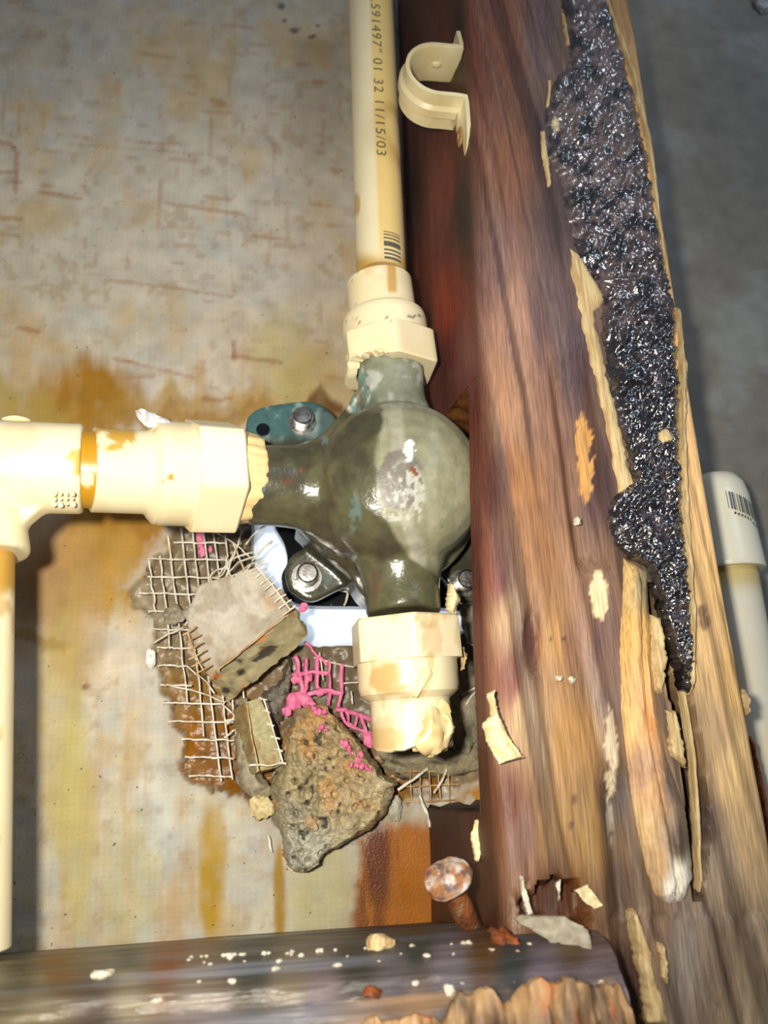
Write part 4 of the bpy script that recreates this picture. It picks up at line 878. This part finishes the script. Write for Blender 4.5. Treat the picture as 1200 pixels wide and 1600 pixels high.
for pts in ([(490,1028),(540,1040),(560,1040)], [(536,1068),(560,1066)], [(500,1020),(506,1062)], [(548,1080),(552,1100)]): strand(pm, [(a, b, .0008) for a, b in pts], r=.00034, mat='glass')
obj_ = obj('pink_smear', *join([blob(P(a, b, .002), (r*.8, r*.4, r*1.3), 7, .5, seed=640+i) for i, (a, b, r) in enumerate(((314,846,.0022),(316,862,.0020),(312,838,.0018),(329,858,.0012)))]), M['pink']); tag(obj_, 'bright pink smear behind the mesh under the left adapter', 'paint')
for i in range(2):
    tag(obj('pink_crumb', *blob(P((473, 476)[i], (951, 946)[i], -.018), np.array((.0018, .001, .0014))*(1, .8)[i], 7, .5, seed=660+i), M['pink']), ('small pink crumb at the right corner of the square cement piece', 'tiny pink crumb just above another at the corner of the square cement piece')[i], 'crumb')

# ------------------------------------------------------------------ broken cement pieces
def aggregate(V, c_, n=.62, dark=(40,38,36), sc=220, s=701):
    f = vn(V[:, 0]*sc*.7, V[:, 1]*sc, V[:, 2]*sc, s)*.6 + vn(V[:, 0]*sc*1.7, V[:, 1]*sc*1.7, V[:, 2]*sc*1.7, s+1)*.4
    return mix(c_, lin(dark), ss(n, n+.03, f)*.9)
# square piece
ca = thing('cement_piece', tuple(P(390, 1085, -.012)), 'square broken piece of cement board with a smooth grey face, hanging left below the valve', 'rubble')
YA = lambda u, v: -.020 - .006*u + .008*v
V, F = strip([(312,913),(300,940),(290,968),(308,1020),(327,1062)], [(398,887),(437,923),(452,958),(396,1004),(338,1048)], YA, 60, 60, height=.0003, edge=.03, thick=.009, back=(.0085, .0, -.0080), ns=16, jag=2.5, seed=71, hfun=lambda X, Y, u, v: (fbm(X*.03, Y*.03, s=703, o=2)-.5)*.0014)
nf = 3600; V0 = V.copy(); side = np.ones(len(V)); side[:nf] = 0
V = V + (rough3(V, .0016, 260, 705)-V)*side[:, None]
qx, qy = PIX(V0); cf = np.tile(lin((172,162,144)), (len(V), 1)); cf = mix(cf, lin((190,142,66)), ss(.42, .65, fbm(qx*.03, qy*.03, s=707))*ss(0, 60, qy-985+(430-qx)*-.25)*.8); cf = mix(cf, lin((128,112,88)), ss(.5, .7, fbm(qx*.04, qy*.04, s=709))*.6)
cf = mix(cf, lin((180,130,60)), ss(.3,.8,ell(qx,qy,425,925,30,40))*ss(.45,.6,fbm(qx*.06,qy*.06,s=708))*.6)
cs_ = aggregate(V, np.tile(lin((150,138,104)), (len(V), 1))*(.7+.6*fbm(V[:,0]*400, V[:,1]*400, V[:,2]*400, 711))[:, None], .56, sc=200); cs_ = mix(cs_, lin((190,110,40)), ss(.66,.72,fbm(V[:,0]*200,V[:,1]*200,V[:,2]*200,713))*.7)
obj('cement_body', V, F, M['cemface'], ca, col=np.c_[cf*(1-side[:, None]) + cs_*side[:, None], np.full(len(V), .5)], angle=38)
def fringe(par, a, b, n, dx, dy, Y, r=.00036, mat='glass', over=1):
    for t in np.linspace(0, 1, n):
        x = a[0]+(b[0]-a[0])*t; y = a[1]+(b[1]-a[1])*t
        strand(par, [(x-dx*.4, y-dy*.4, Y), (x+dx*(.5+.3*random.random()), y+dy*.6, Y-.001)], r=r, mat=mat, wob=.0005, n=6)
    strand(par, [(a[0]+dx*.2, a[1]+dy*.2, Y-.0006), ((a[0]+b[0])/2+dx*.25, (a[1]+b[1])/2+dy*.25, Y-.0006), (b[0]+dx*.2, b[1]+dy*.2, Y-.0006)], r=r, mat=mat, wob=.0004)
fringe(ca, (398,888), (450,955), 8, 16, -14, -.026); fringe(ca, (298,985), (322,1045), 6, -24, 14, -.021, mat='fibrust'); fringe(ca, (448,960), (340,1046), 2, 4, 4, -.0225, mat='fibrust')
# narrow piece
cb = thing('cement_piece', tuple(P(410, 1205, -.010)), 'narrow upright sliver of cement board between the mesh and the pink spotted lump', 'rubble')
V, F = strip([(384,1098),(392,1150),(402,1206)], [(408,1090),(428,1140),(440,1196)], lambda u, v: -.016+.004*v, 20, 50, height=.0002, edge=.04, thick=.006, back=(-.005, .003, -.002), ns=8, jag=1.5, seed=75); V = rough3(V, .0005, 260, 715)
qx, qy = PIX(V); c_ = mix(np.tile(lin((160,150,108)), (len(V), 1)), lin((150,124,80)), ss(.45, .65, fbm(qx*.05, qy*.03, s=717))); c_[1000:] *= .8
obj('cement_body', V, F, M['cem'], cb, col=np.c_[c_, np.full(len(V), .5)], angle=40); fringe(cb, (410,1092), (440,1192), 6, 12, 4, -.0165); fringe(cb, (386,1100), (403,1204), 2, -2, 2, -.0168, mat='fibrust')
strand(cb, [(390,1196,-.0165), (420,1196,-.017), (446,1192,-.016)], mat='glass')
# rough backing left of it
cd_ = tag(obj('cement_piece', *(lambda a: (rough3(a[0], .0014, 220, 719), a[1]))(strip([(366,1095),(368,1150),(372,1225),(396,1262)], [(388,1090),(396,1150),(408,1212),(430,1235)], -.003, 24, 50, height=.004, edge=.3, thick=.004, jag=4, seed=77)), M['cem'], col=None), 'grey rough rubble tucked behind the narrow sliver', 'rubble')
def paint(o, base, alt, seed, dark=.60, sc=260):
    me = o.data; v = np.empty(len(me.vertices)*3); me.vertices.foreach_get('co', v); v = v.reshape(-1, 3)
    c_ = mix(np.tile(lin(base), (len(v), 1)), lin(alt), ss(.42, .62, fbm(v[:, 0]*160, v[:, 1]*160, v[:, 2]*160, seed)))
    c_ = c_*(.7+.6*fbm(v[:, 0]*600, v[:, 1]*600, v[:, 2]*600, seed+3))[:, None]; c_ = aggregate(v, c_, dark, sc=sc, s=seed+5)
    at = me.color_attributes.new('Col', 'FLOAT_COLOR', 'POINT'); at.data.foreach_set('color', np.c_[c_, np.full(len(v), .45)].astype(np.float32).ravel())
paint(cd_, (128,118,98), (150,138,112), 731, .7)
cv = tag(obj('cement_piece', *(lambda a: (rough3(a[0], .0016, 200, 741), a[1]))(strip([(452,1020),(440,1060),(405,1085),(400,1110)], [(456,1040),(450,1080),(446,1110),(430,1140)], .001, 20, 40, height=.003, edge=.3, thick=.004, jag=4, seed=79)), M['cem']), 'dark grey wedge of rubble under the square cement piece', 'rubble'); paint(cv, (92,84,70), (110,98,80), 743, .66)
# the large lump
cl_ = thing('cement_lump', tuple(P(470, 1362, -.004)), 'large rough grey brown cement lump with pink spots below the valve', 'rubble')
LL = [(462,1108),(446,1150),(432,1192),(424,1240),(424,1275),(440,1305),(444,1345),(460,1362)]; LR = [(505,1100),(535,1130),(572,1170),(602,1212),(622,1224),(604,1268),(585,1292),(540,1316),(506,1334),(500,1350),(478,1362)]
V, F = strip(LL, LR, lambda u, v: -.005-.005*u, 100, 130, height=.0085, edge=.13, thick=.006, ns=8, jag=4, seed=81, hfun=lambda X, Y, u, v: (fbm(X*.05, Y*.05, s=751)-.5)*.0055 - .0022*ss(.60, .72, vn(X*.10, Y*.10, s=753)) + (vn(X*.28, Y*.28, s=755)-.5)*.0011)
V = rough3(V, .0009, 230, 757); qx, qy = PIX(V)
c_ = idw(qx, qy, [(490,1140,(158,136,98)),(540,1180,(154,134,96)),(470,1220,(146,132,96)),(540,1240,(168,146,108)),(450,1280,(140,132,108)),(480,1330,(170,166,146)),(560,1290,(160,146,112)),(605,1235,(172,156,122)),(440,1330,(160,158,144))], 1, 1, 3)
c_ = c_*(.62+.76*fbm(qx*.12, qy*.12, s=759))[:, None]; c_ = mix(c_, lin((186,138,80)), ss(.56, .7, fbm(qx*.035, qy*.035, s=761))*.5)
c_ = mix(c_, lin((52,48,42)), ss(.72, .76, vn(qx*.10, qy*.10, s=753)*.6+vn(qx*.13, qy*.13, s=763)*.4)*.9)
obj('cement_body', V, F, M['cem'], cl_, col=np.c_[c_, np.full(len(V), .38)], angle=70)
def pinkspot(cx, cy, rx, ry, seed, Y=-.0195):
    r_ = np.random.default_rng(seed); B = []
    for k in range(11):
        t = r_.uniform(-1, 1); q = P(cx + rx*t + r_.normal()*rx*.18, cy + ry*t*(1 if rx > 9 else .2) + r_.normal()*ry*.4, Y+.001); g = r_.uniform(.16, .34)*(rx+ry)*.5*.00026
        B.append(blob(q, (g, .0011, g*r_.uniform(.7, 1.4)), 7, .5, seed=seed*20+k))
    V, F = join(B)
    obj('pink_spot', V, F, M['pink'], cl_, angle=70)
pinkspot(497, 1112, 18, 10, 83, -.015); pinkspot(504, 1140, 8, 8, 84, -.0185); pinkspot(552, 1178, 15, 14, 85, -.0185); pinkspot(562, 1196, 18, 9, 86, -.0185)
# small bits
def lump(name, cx, cy, r, Y, label, base, alt, seed, sq=(1, .6, 1), cat='rubble', dark=.7):
    o = obj(name, *blob(P(cx, cy, Y), np.array(sq)*r, 16, .45, seed=seed), M['cem'], angle=50); tag(o, label, cat); paint(o, base, alt, seed, dark); return o
lump('pebble', 409, 1263, .0042, -.006, 'pale yellow pebble at the left side of the large lump', (226,210,164), (200,180,130), 771, dark=.9)
lump('plaster_chip', 236, 1028, .0034, -.002, 'white chip on the left rim of the broken hole', (232,228,216), (214,208,190), 772, sq=(.6, .4, 1.2), dark=.9)
lump('cement_piece', 752, 968, .0100, -.003, 'grey cement remnant with bristling fibres beside the post', (138,132,116), (110,104,88), 773, sq=(.8, .5, 1.35))
lump('cement_piece', 690, 1186, .0165, .003, 'flat cement ledge below the cut end of the bottom adapter', (128,118,92), (146,134,104), 774, sq=(1.35, .35, .42), dark=.6)
lump('cement_piece', 735, 1110, .0125, -.002, 'grey cement remnant between bottom adapter and post', (136,126,104), (112,104,84), 775, sq=(.8, .4, 1.4))
lump('cement_piece', 274, 962, .0048, -.004, 'small grey chip lying across the mesh left of the square piece', (150,142,126), (134,124,104), 776, sq=(1.1, .35, .8), dark=.9)
lump('cement_piece', 612, 1262, .0048, -.002, 'small grey chip right of the large lump', (168,164,148), (150,142,120), 777, sq=(.8, .35, 1.1), dark=.9)
lump('plaster_lump', 1194, 4, .0070, -.003, 'white plaster lump in the top right corner of the photo', (196,196,200), (170,170,176), 778, sq=(1, .5, 1), dark=.9)
bf = thing('fibre_tuft', tuple(P(750, 990, -.004)), 'tuft of loose white fibres beside the post right of the bottom adapter', 'fibre')
for a, b, cx, cy in ((736,962,752,968),(738,950,754,954),(742,940,760,948),(748,935,764,940),(736,975,756,985),(730,1002,750,1014),(738,995,758,1010),(722,1086,752,1068),(742,1062,750,1086),(726,1102,744,1080)): strand(bf, [(a, b, -.006), (cx, cy, -.007)], r=.0004, n=6)
rb_ = PZ(716, 612, zt-.004)
# cream flakes
G = None
peel('paint_flake', [(760,1084),(768,1118),(752,1132),(764,1165),(782,1194)], [(772,1078),(777,1108),(786,1130),(800,1160),(818,1183)], lambda u, v: -.0925-.002*u, 'long cream flake with a torn neck leaning on the edge of the post', seed=91, jag=2.5, nv=44, bend=.002)
peel('paint_flake', [(742,1282),(735,1310),(744,1346)], [(756,1276),(759,1300),(748,1347)], lambda u, v: -.067-.002*u, 'small pointed cream flake on the dark side of the post above the nail', seed=92, jag=2)
peel('paint_flake', [(701,912),(697,935),(696,952)], [(709,918),(720,938),(711,962)], -.050, 'cream flake standing beside the lower right bolt', seed=93, jag=2.5, bend=.003)
peel('paint_flake', [(718,1012),(720,1035),(720,1048)], [(724,1010),(731,1028),(725,1047)], -.048, 'orange cream curl on the right side of the bottom adapter', 'tan', seed=94, jag=2, bend=.003)
peel('paint_flake', [(868,1380),(872,1395)], [(876,1374),(873,1408)], -.0905, 'tiny white flake at the torn foot of the post', 'chalk', seed=95, jag=2, nv=14)
peel('paint_flake', [(900,1392),(912,1410),(930,1420)], [(918,1382),(930,1398),(940,1415)], -.0915, 'cream flake hanging on the torn foot of the post', 'flake', seed=96, jag=3, nv=18)
peel('paint_flake', [(812,1370),(816,1400),(824,1430)], [(816,1368),(824,1398),(834,1428)], -.090, 'thin white flake at the left corner of the foot of the post', 'chalk', seed=97, jag=2.5, nv=20)
strand(thing('loose_fibre', tuple(P(424, 1320, 0)), 'short white fibre on the wall left of the large lump', 'fibre'), [(420,1305,-.002),(422,1318,-.004),(425,1332,-.003)], r=.0005)
strand(thing('loose_fibre', tuple(P(540, 930, -.012)), 'curled fibre on the black pad below the lower left bolt', 'fibre'), [(528,922,-.004),(543,925,-.006),(542,935,-.006),(538,946,-.004)], r=.00045)

# ------------------------------------------------------------------ capped pipe in the next bay
K1 = P(1138, 893, -.030); K0 = P(1112, 742, -.030); Lk = np.linalg.norm(K1-K0)
capt = thing('barcoded_coupling', tuple(K1), 'off white barcoded coupling half hidden behind the right edge of the post', 'pipe fitting')
V, F = revolve(K0, K1, dense([(.0002, .0004), (.0005, .006), (.002, .0100), (.006, .0128), (.012, .0140), (Lk-.0006, .0156), (Lk, .0152)], .002), 64)
obj('cap_body', V, F, M['cpvc'], capt, col=cream(V, base=(232,228,206)))
axk = (K1-K0)/Lk; SK = 1.0 if (frame(axk)[2] @ RT) > 0 else -1.0; bars = []
random.seed(3)
for i in range(14):
    s0 = i*.00115; wdt = random.choice((.0003, .0005, .0008)); n = 5
    pts = [(t + s0*.35, SK*(s0+d)) for t in np.linspace(0, .0082, n) for d in (0, wdt)]
    rad = [.0140 + .0016*((.014+q[0]-.012)/(Lk-.012)) for q in pts]
    a_, f_, s_ = frame(axk); v = np.array([K0 + a_*(.0125+q[0]) + (rr_+.0001)*(f_*math.cos(SK*-.25+q[1]/.0145) + s_*math.sin(SK*-.25+q[1]/.0145)) for q, rr_ in zip(pts, rad)])
    bars.append((v, grid_faces(n, 2).tolist()))
for i in range(9):
    s0 = .002+i*.0015; v = []
    for t in (0, .0012):
        for d in (0, .0009):
            th = SK*-.25 + SK*(s0+d)/.0145; l_ = .0125+.0092+s0*.35+t+.0008*(i > 5); rr_ = .0140+.0016*((l_-.012)/(Lk-.012))+.0001; v.append(K0 + a_*l_ + rr_*(f_*math.cos(th)+s_*math.sin(th)))
    bars.append((np.array(v), [(0, 1, 3, 2)]))
obj('printed_barcode', *join(bars), M['inkblue'], capt, smooth=False)
K2 = P(1225, 1420, -.030); K2[2] = max(K2[2], .001); V, F = revolve(K1 - axk*.008, K2, dense([(0, .0122), (np.linalg.norm(K2-K1)+.008, .0122)], .003), 48)
def f_k(c_, qx, qy, V): return mix(c_, lin((196,168,60)), ss(930, 900, qy)*.7)
tag(obj('water_pipe', V, F, M['cpvc'], col=cream(V, f_k, base=(222,216,196))), 'off white pipe below the barcoded coupling at the right edge', 'pipe')
